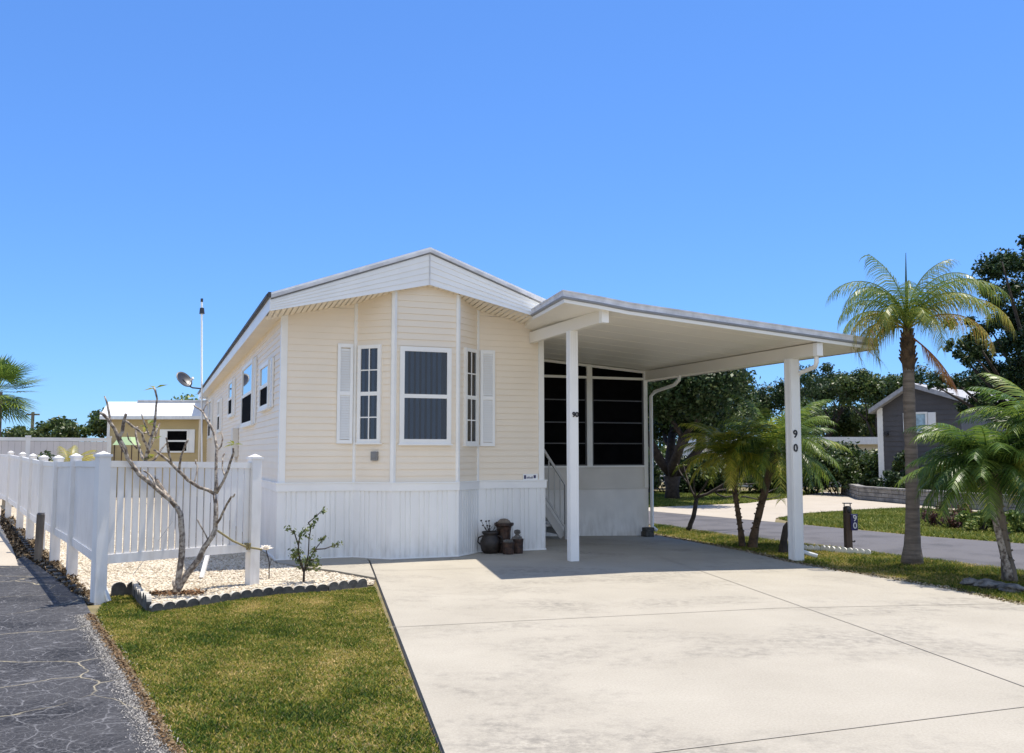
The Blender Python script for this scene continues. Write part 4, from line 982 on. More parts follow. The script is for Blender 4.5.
# left frangipani, bare
def fr(x, y, Y): return at(x, y, Y)
def frangi(name, label, strokes, Ybase, scale_r, m, leaves=(), lm=None, base=None):
    t = thing(name, label, 'tree', (*base, 0)); off = Vector((*base, 0)); mb = MB()
    for pts, r0, r1, dy0, dy1 in strokes:
        n = len(pts); P = []
        for i, (x, y) in enumerate(pts): P.append(at(x, y, Ybase+dy0+(dy1-dy0)*i/(n-1))-off)
        # smooth the polyline a little
        Q = [P[0]]
        for a, b in zip(P, P[1:]): Q += [a.lerp(b, .33), a.lerp(b, .67)] if (b-a).length > .12 else [a.lerp(b, .5)]
        Q.append(P[-1]); rr = random.Random(len(pts)*7+int(r0*999))
        Q = [q+Vector((rr.gauss(0, .006), rr.gauss(0, .006), rr.gauss(0, .006))) for q in Q]
        mb.tube(Q, [(r0+(r1-r0)*i/(len(Q)-1)*1.0+rr.uniform(-.003, .004))*scale_r for i in range(len(Q))], 8)
    mb.build('trunk', m, t, smooth=True)
    if leaves:
        lb = MB(); T = []
        for (x, y, dy, k, L_) in leaves:
            c = at(x, y, Ybase+dy)-off; rr = random.Random(int(x*10))
            for j in range(k):
                a = rr.uniform(0, 6.28); d = Vector((cos(a), sin(a)*.7, rr.uniform(-.1, .7))).normalized(); s_ = d.cross(Vector((0,0,1))).normalized()*L_*.2; l = L_*rr.uniform(.7, 1.1)
                lb.add([c, c+d*l*.45+s_, c+d*l+Vector((0,0,-.25*l)), c+d*l*.45-s_], [(0,1,2,3)]); T += [rr.uniform(.3, .9)]*4
        o = lb.build('leaves', lm, t); a_ = o.data.attributes.new('tint', 'FLOAT', 'POINT'); a_.data.foreach_set('value', T)
    return t
c2 = lambda u, v: (100+u/3.425, 380+v/3.425)
S1x = [([c2(190,370), c2(178,330), c2(150,310)], .02, .012, -.15, -.1), ([c2(85,250), c2(60,215), c2(52,180)], .02, .013, -.3, -.35), ([c2(155,290), c2(195,270), c2(214,235), c2(232,215)], .02, .011, .15, .3), ([c2(175,195), c2(150,160), c2(148,120)], .016, .010, .1, 0),
      ([c2(320,360), c2(335,310), c2(330,270)], .018, .011, .1, .2), ([c2(430,330), c2(415,290), c2(428,250)], .018, .011, .1, .25), ([c2(400,250), c2(420,215), c2(418,180)], .014, .009, .3, .4), ([c2(130,235), c2(105,215), c2(95,180)], .015, .010, .2, .1), ([c2(378,550), c2(350,520), c2(338,480)], .016, .009, .1, 0)]
S1 = S1x+[([c2(262,722), c2(275,640), c2(283,560), c2(277,470), c2(262,432)], .062, .045, 0, 0),
      ([c2(262,432), c2(190,370), c2(110,300), c2(68,205), c2(35,145), c2(2,110)], .042, .022, 0, -.5),
      ([c2(68,205), c2(78,165), c2(85,118)], .03, .022, -.3, -.35),
      ([c2(36,146), c2(28,95), c2(17,58)], .022, .014, -.4, -.4),
      ([c2(262,432), c2(215,370), c2(175,320), c2(155,278), c2(130,235), c2(122,160)], .040, .020, 0, .3),
      ([c2(155,278), c2(175,195), c2(192,110), c2(196,45), c2(182,24)], .028, .016, .1, .1),
      ([c2(157,270), c2(172,225), c2(205,150)], .024, .017, .15, .4),
      ([c2(80,135), c2(128,165), c2(145,190), c2(160,235), c2(165,270)], .020, .022, -.3, .15),
      ([c2(110,300), c2(160,320), c2(200,345)], .022, .02, -.15, .35),
      ([c2(128,165), c2(140,185), c2(172,180)], .016, .012, -.1, .2),
      ([c2(262,715), c2(318,640), c2(378,550), c2(400,490), c2(396,390)], .058, .036, 0, .15),
      ([c2(396,390), c2(401,300), c2(400,200), c2(362,130), c2(352,105), c2(322,88)], .034, .014, .15, .5),
      ([c2(352,108), c2(368,75)], .015, .012, .45, .5),
      ([c2(390,390), c2(320,360), c2(270,310), c2(222,265), c2(185,240)], .032, .018, .15, -.2),
      ([c2(272,308), c2(280,240), c2(303,205)], .024, .018, 0, -.2),
      ([c2(245,285), c2(232,240), c2(228,200)], .022, .015, -.1, -.3),
      ([c2(396,390), c2(430,330), c2(456,262), c2(460,232)], .03, .017, .15, .0),
      ([c2(400,492), c2(430,440), c2(446,405), c2(462,393)], .026, .014, .1, -.15),
      ([c2(262,722), c2(250,690)], .04, .02, -.05, -.1), ([c2(270,718), c2(295,680)], .04, .02, -.02, .1)]
M['leaf_frangi'] = leafmat('frangipani_leaf', [(.06,.10,.01), (.20,.24,.03), (.38,.36,.06)], .4)
bx_ = G(176, 596)
frangi('frangipani_tree', 'bare twisted frangipani with two main stems in front of the picket fence', S1, bx_[1], .64, M['barkpale'],
       [(*c2(190,28), .1, 4, .16), (*c2(165,150), .3, 3, .17), (*c2(160,160), .25, 2, .16), (*c2(460,220), 0, 5, .11), (*c2(195,200), .3, 3, .13), (*c2(182,265), .2, 3, .17)], M['leaf_frangi'], bx_)
# right frangipani beyond the porch
c3 = lambda u, v: (640+u/6.275, 450+v/6.275)
S2 = [([c3(300,500), c3(325,450), c3(340,400), c3(348,350), c3(352,305)], .095, .075, 0, 0),
      ([c3(352,300), c3(460,262), c3(550,200), c3(610,165), c3(690,120), c3(785,65)], .06, .022, 0, -.6),
      ([c3(600,215), c3(690,170), c3(752,135), c3(758,95)], .035, .02, -.1, -.5),
      ([c3(470,262), c3(560,240), c3(620,215), c3(700,215), c3(785,200)], .04, .018, 0, .6),
      ([c3(470,265), c3(510,295), c3(600,292), c3(640,250)], .03, .014, 0, .5),
      ([c3(640,290), c3(700,300), c3(760,310), c3(850,300), c3(885,280)], .03, .014, .2, .9),
      ([c3(740,300), c3(800,265), c3(865,235)], .025, .012, .3, .6),
      ([c3(600,160), c3(610,100), c3(600,60)], .025, .012, -.2, -.3), ([c3(620,150), c3(660,110), c3(700,60)], .025, .012, -.2, .1),
      ([c3(345,300), c3(310,220), c3(290,150), c3(270,90)], .045, .016, 0, .4), ([c3(310,220), c3(260,160), c3(230,90)], .03, .014, .2, .8),
      ([c3(352,300), c3(400,240), c3(430,180), c3(470,120)], .04, .014, 0, -.5), ([c3(352,295), c3(330,200), c3(350,120)], .03, .012, 0, -.6)]
p_ = R(688, 530)
t_ = frangi('frangipani_tree', 'sparse spreading frangipani left of the two slim palms by the street', S2, p_[1], .6, M['darkbark'],
       [(*c3(270,95), .4, 4, .2), (*c3(470,120), -.5, 5, .2), (*c3(430,180), -.4, 3, .2), (*c3(350,125), -.6, 4, .2), (*c3(690,62), 0, 3, .18), (*c3(395,290), .2, 4, .18)], M['leaf_light'], p_)

# queen palm on the right
qx, qy = R(912, 563)
qp = thing('queen_palm', 'tall feathery queen palm with orange dead fronds beside the street', 'palm', (qx, qy, -.09))
crown = at(909, 336, qy)+Vector((0, 0, .09)); ch = crown.z
mb = MB(); pts = []; rad = []
for i in range(24):
    f = i/23; z = ch*.86*f; x = (at(909, 345, qy).x-qx)*f; pts.append((x+.02*sin(f*5), 0, z-.08 if i == 0 else z)); rad.append(.105+.075*math.exp(-f*14)-.022*f+(.005 if i % 2 else 0))
mb.tube(pts, rad, 14); mb.build('trunk', M['palmbark'], qp, smooth=True)
tx = pts[-1][0]
mb = MB(); mb.tube([(tx,0,ch*.84), (tx,0,ch*.90), (tx,0,ch*.97), (tx,0,ch+.12)], [.085,.105,.10,.06], 12)
rr = random.Random(5)
for i in range(34):
    a = i*2.4; z = ch*.86+.5*i/34; d = Vector((cos(a), sin(a), 0)); mb.bar(Vector((tx,0,z))+d*.06, Vector((tx,0,z+.15))+d*(.14-.05*i/34), .05, .018)
mb.build('leaf_bases', M['palmboot'], qp)
mb = MB(); mb.tube([(tx,0,ch), (tx+.0,0,ch+.6), (tx+.02,0,ch+1.32)], [.035,.022,.004], 6); mb.build('spear_leaf', M['leaf_mid'], qp)
o = [x for x in bpy.data.objects if x.name.startswith('spear_leaf')][-1]; a_ = o.data.attributes.new('tint', 'FLOAT', 'POINT'); a_.data.foreach_set('value', [.5]*len(o.data.vertices))
# (azimuth deg, elevation deg, length, droop, tint)
QF = [(180,80,1.75,2.5,.3),(168,68,1.85,2.6,.35),(200,74,1.7,2.7,.3),(120,80,1.6,2.3,.3),(250,76,1.6,2.5,.28),(300,78,1.7,2.3,.35),(60,80,1.7,2.3,.3),
      (0,74,2.0,2.4,.38),(12,62,2.2,2.35,.5),(345,52,2.2,2.35,.62),(352,36,1.9,2.3,.76),(30,52,1.9,2.4,.5),(185,46,1.75,2.75,.66),(174,30,1.6,2.8,.6),
      (205,34,1.6,2.6,.7),(150,55,1.7,2.5,.45),(225,60,1.6,2.7,.42),(265,55,1.5,2.6,.4),(90,58,1.6,2.4,.35),(320,64,1.8,2.5,.42),(190,88,1.4,1.1,.3),(10,86,1.5,1.3,.3),(280,35,1.4,2.6,.5),(186,20,1.3,2.9,.55),(340,70,2.1,2.2,.4)]
for i, (az, el, L_, dr, tb) in enumerate(QF):
    add_frond(qp, (tx, 0, ch+.1), M['frond'], az=radians(az), el=radians(el), length=L_*(1.0 if el > 70 else .76 if 90 < az < 270 else .88), droop=dr, nl=50, ll=.46, lw=.014, tb=tb, r=random.Random(i), hang=.75, vee=.25, tv=.13)
add_frond(qp, (tx+.05, -.1, ch-.05), M['frond'], az=radians(345), el=radians(-42), length=1.0, droop=.5, nl=55, ll=.34, lw=.016, tb=.98, r=random.Random(77), hang=1.0, vee=.1, tv=.03)['label'] = 'dead orange frond hanging down'

# pygmy date palms (slender trunks)
def pygmy(label, base, top, n, L_, seed, tb=.35, lean_pts=None, mt='frond_dark', ll=.28, group=None, r0=.075, trunk_dark=False, spread=1., zb=-.09, lw=.017, nlf=30):
    t = thing('date_palm', label, 'palm', (*base, zb), 0, group); top = Vector(top)-Vector((*base, zb)); mb = MB()
    pts = [Vector((0,0,-.05))]; k = 9
    for i in range(1, k+1): f = i/k; pts.append(Vector((top.x*f**1.15, top.y*f, top.z*f)))
    mb.tube(pts, [r0*(1.5-.5*min(1, i/2))+(.006 if i % 2 else 0)+(.02 if i > 6 else 0) for i in range(k+1)], 10)
    for i in range(44):
        f = .15+.85*i/44; p = Vector((top.x*f**1.15, top.y*f, top.z*f)); a = i*2.4; d = Vector((cos(a), sin(a), .6)); mb.obox(p+d*r0*.95, d, Vector((-sin(a), cos(a), 0)), .022, .018, .012)
    mb.build('trunk', M['palmboot' if trunk_dark else 'bark'], t)
    r = random.Random(seed)
    for i in range(n):
        az = i*2.399+r.uniform(-.3, .3); f = i/n; el = radians(78-88*f*spread+r.uniform(-8, 8)); tt = tb+r.gauss(0, .1)+(.3 if f > .8 and r.random() < .5 else 0)
        add_frond(t, top, M[mt], az=az, el=el, length=L_*r.uniform(.85, 1.1), droop=1.15+.5*r.random(), nl=nlf, ll=ll*r.uniform(.9, 1.1), lw=lw, tb=min(tt, .76), r=random.Random(seed*100+i), hang=.28, vee=.25, rach=.012, tv=.1)
    return t
b1 = R(1010, 580)
pygmy('bushy date palm with a pale edged curved trunk at the right edge', b1, at(990, 472, b1[1]-.05), 54, 1.18, 3, .34, ll=.36, lw=.024, nlf=36, mt='frond_dark', r0=.068)
dp = [x for x in bpy.data.objects if x.name.startswith('date_palm')][0]; mb = MB()
q0, q1, q2, q3 = [at(x, y, b1[1]-.12)-Vector((*b1, -.09)) for x, y in ((1010, 580), (1004, 556), (995, 520), (981, 470))]
mb.tube([q0, q0.lerp(q1, .5), q1, q1.lerp(q2, .5), q2, q2.lerp(q3, .5), q3], [.06,.052,.046,.042,.04,.045,.05], 9); mb.build('trunk', M['barkpale'], dp, smooth=True)
b2 = R(1036, 582)
pygmy('date palm leaning right, partly cut by the right picture edge', b2, at(1050, 440, b2[1]+.1), 34, 1.35, 9, .42, ll=.36, lw=.024, nlf=36, mt='frond_dark', r0=.068)
b3 = R(742.5, 546); pygmy('slim date palm with yellowing fronds leaning left, left of the pair', b3, at(729, 457, b3[1]), 40, 1.05, 14, .36, mt='frond_yellow', lw=.022, trunk_dark=True, r0=.042, ll=.26)
b4 = R(752, 547); pygmy('thicker dark green date palm leaning right behind the carport post', b4, at(776, 452, b4[1]+.1), 54, 1.35, 15, .46, lw=.022, mt='frond_dark', trunk_dark=True, r0=.06, ll=.34)
b5 = R(783, 552); t = thing('palm_stump', 'short dark stump half hidden behind the right carport post', 'stump', (*b5, -.09)); mb = MB(); mb.tube([(0,0,-.05), (.02,0,.2), (.06,0,.42), (.1,0,.5)], [.09,.06,.05,.03], 9); mb.build('trunk', M['darkbark'], t)

# cabbage palm far left
def fan_palm(label, base, ztop_, R0, seed, n=34):
    t = thing('cabbage_palm', label, 'palm', (*base, 0)); mb = MB(); mb.tube([(0,0,-.1), (.05,0,ztop_*.5), (0,0,ztop_)], [.2,.17,.2], 10); mb.build('trunk', M['bark'], t)
    r = random.Random(seed); V = []; Fq = []; T = []
    for i in range(n):
        az = r.uniform(0, 6.28); el = math.asin(r.uniform(-.75, 1)); d = Vector((cos(az)*cos(el), sin(az)*cos(el), sin(el))); pl_ = R0*r.uniform(.35, .6); hub = Vector((0,0,ztop_))+d*pl_; tt = r.uniform(.2, .7)
        side = d.cross(Vector((0,0,1))).normalized(); up = side.cross(d)
        def q(a, b, c, e_, tv): o_ = len(V); V.extend([a, b, c, e_]); Fq.append((o_, o_+1, o_+2, o_+3)); T.extend([tv]*4)
        q(Vector((0,0,ztop_))-side*.02, Vector((0,0,ztop_))+side*.02, hub+side*.02, hub-side*.02, .6)
        for k in range(22):
            a = -1.9+3.8*k/21; dd = (d*cos(a)+side*sin(a)*.95+up*.12).normalized(); Lf = R0*.62*(.75+.25*cos(a))*r.uniform(.85, 1.1); wv = dd.cross(up).normalized()*.028
            m1 = hub+dd*Lf*.55; m2 = hub+dd*Lf+Vector((0,0,-.12*Lf)); q(hub, m1+wv, m2, m1-wv, tt+r.gauss(0, .08))
    rawmesh('crown', np.array([v[:] for v in V]), np.array(Fq), 4, M['frond_dark'], np.clip(T, 0, 1), t); return t
cbp = at(2, 395, 36); fan_palm('cabbage palm with spiky fan leaves above the far left fence', (cbp.x-.2, 36), at(2, 392, 36).z, 1.75, 2, 46)
c = at(70, 445, 29); yb = thing('yellow_palm', 'low yellow green palm peeking over the picket fence posts', 'palm', (c.x, 29, 0)); 
r = random.Random(8)
for i in range(16): add_frond(yb, (0, 0, .95), M['frond'], az=i*2.4, el=radians(r.uniform(15, 80)), length=1.25, droop=1.3, nl=46, ll=.30, lw=.016, tb=.66, r=random.Random(i+50), hang=.3, vee=.3)
mb = MB(); mb.tube([(0,0,-.05), (0,0,1.0)], .09, 8); mb.build('trunk', M['bark'], yb)
c = at(45, 445, 30); bush('bush', 'small dark bush peeking over the leftmost fence posts', c.x, 30, 1.2, 2.15, 1.2, M['leaf_mid'], 61, 1500, .06, zb=0)

# young shrub in the gravel
sx, sy = G(304, 582); sh = thing('shrub', 'young sprawling green shrub in the gravel before the skirting', 'shrub', (sx, sy, 0)); mb = MB(); Ys = sy; offv = Vector((sx, sy, 0))
c4 = lambda u, v: (240+u/7.31, 520+v/7.31)
tw = [[c4(465,450), c4(468,380), c4(440,300), c4(425,230), c4(430,160), c4(440,110)], [c4(468,380), c4(510,290), c4(545,220), c4(600,150), c4(605,130)], [c4(470,370), c4(500,250), c4(505,130), c4(520,50), c4(545,5)],
      [c4(440,300), c4(400,270), c4(380,220)], [c4(425,180), c4(395,85), c4(350,65)], [c4(430,120), c4(470,80), c4(480,70)], [c4(510,290), c4(560,290)], [c4(545,215), c4(620,210), c4(690,185), c4(715,175)], [c4(520,50), c4(500,20), c4(560,-30), c4(600,-70)]]
tipsL = []
for k, ps in enumerate(tw):
    P = [at(x, y, Ys+(.25*(i/len(ps)))*(1 if k % 2 else -1))-offv for i, (x, y) in enumerate(ps)]
    mb.tube(P, [.016-.009*i/(len(P)-1) if k == 0 else .01-.006*i/(len(P)-1) for i in range(len(P))], 6); tipsL += P[2:] if len(P) > 3 else P[1:]
mb.build('stem', M['darkbark'], sh)
T = [p[:] for p in tipsL]+[(-.02,0,.22), (.06,.02,.28), (-.1,0,.32), (.1,0,.2)]
leafcloud('foliage', T, [.065]*(len(T)-4)+[.12]*4, 620, .022, M['leaf_mid'], sh, 12, tb=.62, shell=.2)

# flower stake
fx, fy = G(269, 578); fl = thing('garden_flower', 'white garden flower on a dark stake beside the fence end post', 'garden ornament', (fx, fy, 0)); hc = at(266, 550, fy)-Vector((fx, fy, 0))
mb = MB(); mb.tube([(0,0,-.03), (0,0,.2), hc], .007, 6); mb.tube([(0,0,.12), (.03,-.02,.24)], .004, 5); mb.build('stake', M['num'], fl)
mb = MB()
for lay, (nn, L_, up) in enumerate(((12, .11, .35), (10, .10, .75), (7, .08, 1.15))):
    for k in range(nn):
        a = 2*pi*k/nn+lay*.3; d = Vector((cos(a)*cos(up), sin(a)*cos(up), sin(up))); s_ = Vector((-sin(a), cos(a), 0))*.02; mb.add([hc, hc+d*L_*.6+s_, hc+d*L_-Vector((0,0,.01)), hc+d*L_*.6-s_], [(0,1,2,3)])
mb.build('petals', M['plume'], fl)

# rope from the tree to the end post, guy wire, props
p1 = at(218, 531, bx_[1]+.12); p2 = at(247, 547, posts[0].y-.08); p3 = at(262, 549.5, posts[0].y-.1)
mb = MB(); mb.tube([p1, p1.lerp(p2, .5)-Vector((0,0,.02)), p2, p3], .012, 6)
for k in range(4): mb.tube([p2+Vector((-.06+.03*k,0,-.03)), p2+Vector((-.05+.03*k,-.02,.05))], .014, 5)
tag(mb.build('rope', M['rope']), 'frayed rope tied from the bare tree to the fence end post', 'rope')
mb = MB(); mb.tube([at(173, 521, bx_[1]), at(133, 575, bx_[1]+.3)], .004, 5); tag(mb.build('guy_wire', M['gutter']), 'thin wire running from the bare tree stem down to the gravel', 'wire')
mb = MB(); g = G(201.5, 578); mb.bar((g[0], g[1], 0), at(209, 550, g[1]+.25), .045, .045); tag(mb.build('prop_stake', M['white']), 'white stake leaning out from under the picket fence', 'stake')
mb = MB(); g = G(109, 601); mb.bar((g[0], g[1], 0), at(102.5, 580, g[1]+.02), .05, .02); tag(mb.build('leaning_board', M['trim']), 'short whitish board leaning on the fence corner post', 'board')
g = G(38, 560); h_ = at(38, 513, g[1]).z
mb = MB(); mb.box(-.05, .05, -.05, .05, -.05, h_-.02); mb.add([(-.05,-.05,h_-.02), (.05,-.05,h_-.02), (.05,.05,h_), (-.05,.05,h_)], [(0,1,2,3)]); o = mb.build('wooden_post', M['wood'], bevel=.006); o.location = (*g, 0); o.rotation_euler = (0, .02, .3)
tag(o, 'short grey weathered wooden post in the mulch beside the fence', 'post')

# scalloped edging blocks
def scallop(m, mtop, k=4, wd=.17, th=.05, h=.10):
    mb = MB(); poly = []
    for i in range(k):
        for j in range(9):
            a = pi-pi*j/8; poly.append((i*wd+wd/2+cos(a)*wd*.48, h*.55+sin(a)*h*.5))
    poly = [(0, -.03)]+poly+[(k*wd, -.03)]; n = len(poly); f0 = [(x, -th/2, z) for x, z in poly]; f1 = [(x, th/2, z) for x, z in poly]
    mb.add(f0+f1, [tuple(range(n-1, -1, -1)), tuple(range(n, 2*n))]); mb.add(f0+f1, [(i, i+1, n+i+1, n+i) for i in range(1, n-2)], 1)
    mb.add(f0+f1, [(0, 1, n+1, n), (n-2, n-1, 2*n-1, 2*n-2)]); return mb
def lay_edging(path, k, wd, name, label, group, m, mtop, z=0, th=.05, h=.1, seed=1, gap=.01):
    src = scallop(m, mtop, k, wd, th, h).build(name, [m, mtop]); first = True; r = random.Random(seed); L_ = k*wd+gap
    path = [Vector((*p, 0)) for p in path]; cum = [0]
    for a, b in zip(path, path[1:]): cum.append(cum[-1]+(b-a).length)
    def pos(s):
        for i in range(len(path)-1):
            if s <= cum[i+1]: return path[i].lerp(path[i+1], (s-cum[i])/(cum[i+1]-cum[i]))
        return path[-1]
    s = 0; out = []
    while s+L_*.75 < cum[-1]:
        o = src if first else src.copy()
        if not first: C.objects.link(o)
        first = False; a, b = pos(s), pos(min(s+L_, cum[-1])); o.location = (a.x, a.y, z+r.uniform(-.008, .008)); o.rotation_euler = (r.uniform(-.06, .06), 0, atan2(b.y-a.y, b.x-a.x)+r.uniform(-.03, .03))
        tag(o, label, 'edging', group); out.append(o); s += L_
    for i, o in enumerate(out):
        if len(out) < 12: o['label'] = ORD[i]+' '+label
    return out
ORD = 'first second third fourth fifth sixth seventh eighth ninth tenth eleventh twelfth'.split()
lay_edging([(p[0], p[1]) for p in bed_edge[2:]], 4, .135, 'edging_block', 'dark scalloped edging block from the left in the row before the gravel bed', 'scalloped edging along the lawn', M['edge'], M['edgetop'], h=.085, z=-.02, gap=.006)
o = lay_edging([G(111, 594), G(133, 591.5), G(150, 611)], 2, .16, 'edging_block', 'dark scalloped edging block from the left near the fence corner post', 'scalloped edging at the fence corner', M['edge'], M['edgetop'], seed=3, h=.13)
# brick edging beside the fence in the mulch
bp = [G(81, 594), G(60, 577), G(34.5, 557), G(18, 532), G(2, 506)]
mb = MB(); mb.box(-.1, .1, -.045, .045, -.02, .055); src = mb.build('edging_brick', M['splash'], bevel=.008); first = True; r = random.Random(3)
for a, b in zip(bp, bp[1:]):
    a, b = Vector(a), Vector(b); n = max(1, int((b-a).length/.42))
    for i in range(n):
        o = src if first else src.copy()
        if not first: C.objects.link(o)
        first = False; p = a.lerp(b, (i+.5)/n); o.location = (p.x, p.y, -.03); o.rotation_euler = (r.uniform(-.05, .05), r.uniform(-.05, .05), atan2(b.y-a.y, b.x-a.x)+r.uniform(-.15, .15))
        tag(o, 'dark edging brick in the row between the mulch and the gravel', 'brick', 'edging bricks along the fence')

# house number post and its pale edging
mx, my = R(848.5, 550.5); mp = thing('number_post', 'brown wooden post with a navy number sign and lamp cap', 'signpost', (mx, my, -.09), .12)
H9 = at(848, 506, my).z+.09
mb = MB(); mb.box(-.055, .055, -.055, .055, -.05, H9-.02); mb.build('post', M['brownwood'], mp, bevel=.008)
mb = MB(); mb.lathe((0,0,H9-.12), [(.06,0),(.07,.05),(.062,.10),(.03,.12)], 12); mb.build('lamp', M['num'], mp, smooth=True)
mb = MB(); mb.box(-.065, .065, -.05, .05, H9+.04, H9+.055); mb.box(-.06, -.05, -.01, .01, H9-.05, H9+.04); mb.box(.05, .06, -.01, .01, H9-.05, H9+.04); mb.build('bracket', M['greybar'], mp)
zc = at(853, 522, my).z+.09
mb = MB(); mb.box(.02, .145, -.085, -.062, zc-.14, zc+.14); sg = mb.build('sign', M['blue'], mp, bevel=.01)
text('9', (.088, -.088, zc+.065), .15, M['numw'], sg, bold=.0); text('0', (.088, -.088, zc-.06), .15, M['numw'], sg, bold=.0)
mb = MB(); mb.tube([(.05,0,.16), (.10,-.02,.15), (.115,-.02,.17)], .015, 6); mb.build('tap', M['num'], mp)
e1 = [R(802, 549), R(824, 550), R(843, 552.5), R(860, 553), R(872, 554)]
lay_edging(e1, 3, .10, 'edging_block', 'white scalloped edging block from the left in the row around the number post', 'white scalloped edging by the number post', M['shell'], M['shell'], z=-.10, th=.04, h=.08, seed=9, gap=.02)
# rocks by the date palm
r = random.Random(2)
for i, (x, y, s, lb) in enumerate(((974, 585, .13, 'left grey rock in the grass before the bushy date palm'), (990, 587.5, .15, 'largest grey rock before the bushy date palm'), (1012, 591, .14, 'right grey rock before the bushy date palm'))):
    bm = bmesh.new(); bmesh.ops.create_icosphere(bm, subdivisions=3, radius=1)
    for v in bm.verts:
        k = 1+.16*sin(v.co.x*4+i)+.12*sin(v.co.y*5+i*2)+.1*sin(v.co.z*6+v.co.x*3); v.co = Vector((v.co.x*s*1.3*k, v.co.y*s*.8*k, v.co.z*s*.42*k+.02*sin(v.co.x*9)*s))
    me = bpy.data.meshes.new('rock'); bm.to_mesh(me); bm.free(); me.materials.append(M['rock']); o = bpy.data.objects.new('rock', me); C.objects.link(o); X, Y = R(x, y); o.location = (X, Y, -.06); o.rotation_euler.z = r.random()*3
    tag(o, lb, 'rock')

# ---------------------------------------------------------------- grey home and block wall on the right
gA = at(881, 440, 35); gB = at(962, 440, 33); gd = Vector((gB.x-gA.x, gB.y-gA.y)); gL = gd.length; gyaw = atan2(gd.y, gd.x)
gh = thing('mobile_home', 'dark grey sided home with a white gable edge behind the palms', 'house', (gA.x, gA.y, -.09), gyaw)
zE = at(881, 408, 35).z+.09; zP = at(918, 386, 33.9).z+.09; zsk = at(890, 473, 35).z+.09-.0
mid_ = gL*.42
def gz(x): return zE+(zP-zE)*(1-abs(x-mid_)/mid_) if x < mid_ else zP-(zP-zE)*.75*(x-mid_)/(gL-mid_)
mb = MB(); z = .78
while z < zP:
    z1 = z+.19
    xa = 0 if z <= gz(0) else (z-zE)/(zP-zE)*mid_; xb = gL if z <= gz(gL) else mid_+(zP-z)/((zP-zE)*.75)*(gL-mid_)
    if xb > xa: mb.quad((xa, -.02, z), (xb, -.02, z), (xb, 0, z1), (xa, 0, z1)); mb.quad((xa, 0, z), (xb, 0, z), (xb, -.02, z), (xa, -.02, z))
    z = z1
mb.quad((0, 0, 0), (0, 12, 0), (0, 12, zE), (0, 0, zE)); mb.quad((gL, 0, 0), (gL, 0, gz(gL)), (gL, 12, gz(gL)), (gL, 12, 0)); mb.build('wall', M['grey_siding'], gh)
mb = MB(); mb.box(0, gL, -.03, .0, 0, .79); mb.build('skirting', M['trim'], gh)
mb = MB(); mb.box(-.03, .10, -.04, .02, .79, zE); mb.box(-.10, -.03, -.06, .0, .1, zE); mb.build('corner_trim', M['trim'], gh)
mb = MB()
def s3(mb, x0, z0, x1, z1, y0, y1, th, mi=0):
    mb.add([(x0,y0,z0),(x1,y0,z1),(x1,y1,z1),(x0,y1,z0),(x0,y0,z0-th),(x1,y0,z1-th),(x1,y1,z1-th),(x0,y1,z0-th)], [(0,1,2,3),(4,7,6,5),(0,4,5,1),(3,2,6,7),(0,3,7,4),(1,5,6,2)], mi)
sl_ = (zP-zE)/mid_; sr_ = (zP-zE)*.75/(gL-mid_)
s3(mb, -.3, zE-.3*sl_+.14, mid_, zP+.14, -.35, 12, .17); s3(mb, mid_, zP+.14, gL+.3, gz(gL)-.3*sr_+.14, -.35, 12, .17); mb.build('roof', M['greyroof'], gh)
q0 = 1.45; u0, u1 = gL*.44, gL*.58
def flatwin2(parent, x0, x1, z0, z1, m):
    mb = MB(); f = .07
    for a, b, c, e_ in ((x0-f, x0, z0-f, z1+f), (x1, x1+f, z0-f, z1+f), (x0, x1, z1, z1+f), (x0, x1, z0-f, z0)): mb.box(a, b, -.08, -.02, c, e_)
    o = mb.build('window', M['trim'], parent); mb = MB(); mb.box(x0, x1, -.045, -.03, z0, z1); mb.build('pane', M[m], o)
zw0, zw1 = at(925, 431, 34).z+.09, at(925, 414, 34).z+.09
flatwin2(gh, u0, u1, zw0, zw1, 'curtain')
mb = MB(); mb.box(u1+.09, u1+.36, -.07, -.02, zw0-.05, zw1+.05); mb.build('shutter', M['white'], gh)
mb = MB(); mb.box(u0-.4, u0-.12, -.07, -.02, zw0-.05, zw1+.05); mb.build('shutter', M['white'], gh)
mb = MB(); mb.box(.18, .30, -.14, -.02, at(884, 433, 35).z, at(884, 433, 35).z+.12); mb.build('wall_lamp', M['num'], gh)
# block retaining wall
bwall = thing('block_wall', 'low weathered grey block retaining wall in front of the grey home', 'wall')
M['block'] = mat('grey_block', (.17,.165,.16), .9, .35, 3, .7, 14, bdist=.02, col2=(.30,.29,.27))
wp = [Vector((*R(862, 499.5), 0)), Vector((*R(907, 503.5), 0)), Vector((*R(980, 509.5), 0)), Vector((*R(1050, 515), 0))]
rr = random.Random(1); ends = [(wp[0]+Vector((1.2, 5, 0)))]+wp
mb = MB(); mc = MB()
for a, b in zip(ends, ends[1:]):
    d = b-a; L_ = d.length; d.normalize(); n = Vector((-d.y, d.x, 0)); k = 0
    for row in range(3):
        t = -.2 if row % 2 else 0
        while t < L_:
            t1 = min(L_, t+.4); t0 = max(0, t)
            if t1-t0 > .05: mb.obox(a+d*(t0+t1)/2+n*rr.uniform(-.008, .008)+Vector((0,0,-.09+.07+.14*row)), d, n, (t1-t0)/2-.006, .12, .064, 0, Vector((0,0,1)))
            t += .4
    t = 0
    while t < L_: t1 = min(L_, t+.5); mc.obox(a+d*(t+t1)/2+Vector((0,0,.36)), d, n, (t1-t)/2-.005, .15, .03, 0, Vector((0,0,1))); t += .5
mb.build('blocks', M['block'], bwall, bevel=.01); mc.build('cap', M['block'], bwall, bevel=.01)

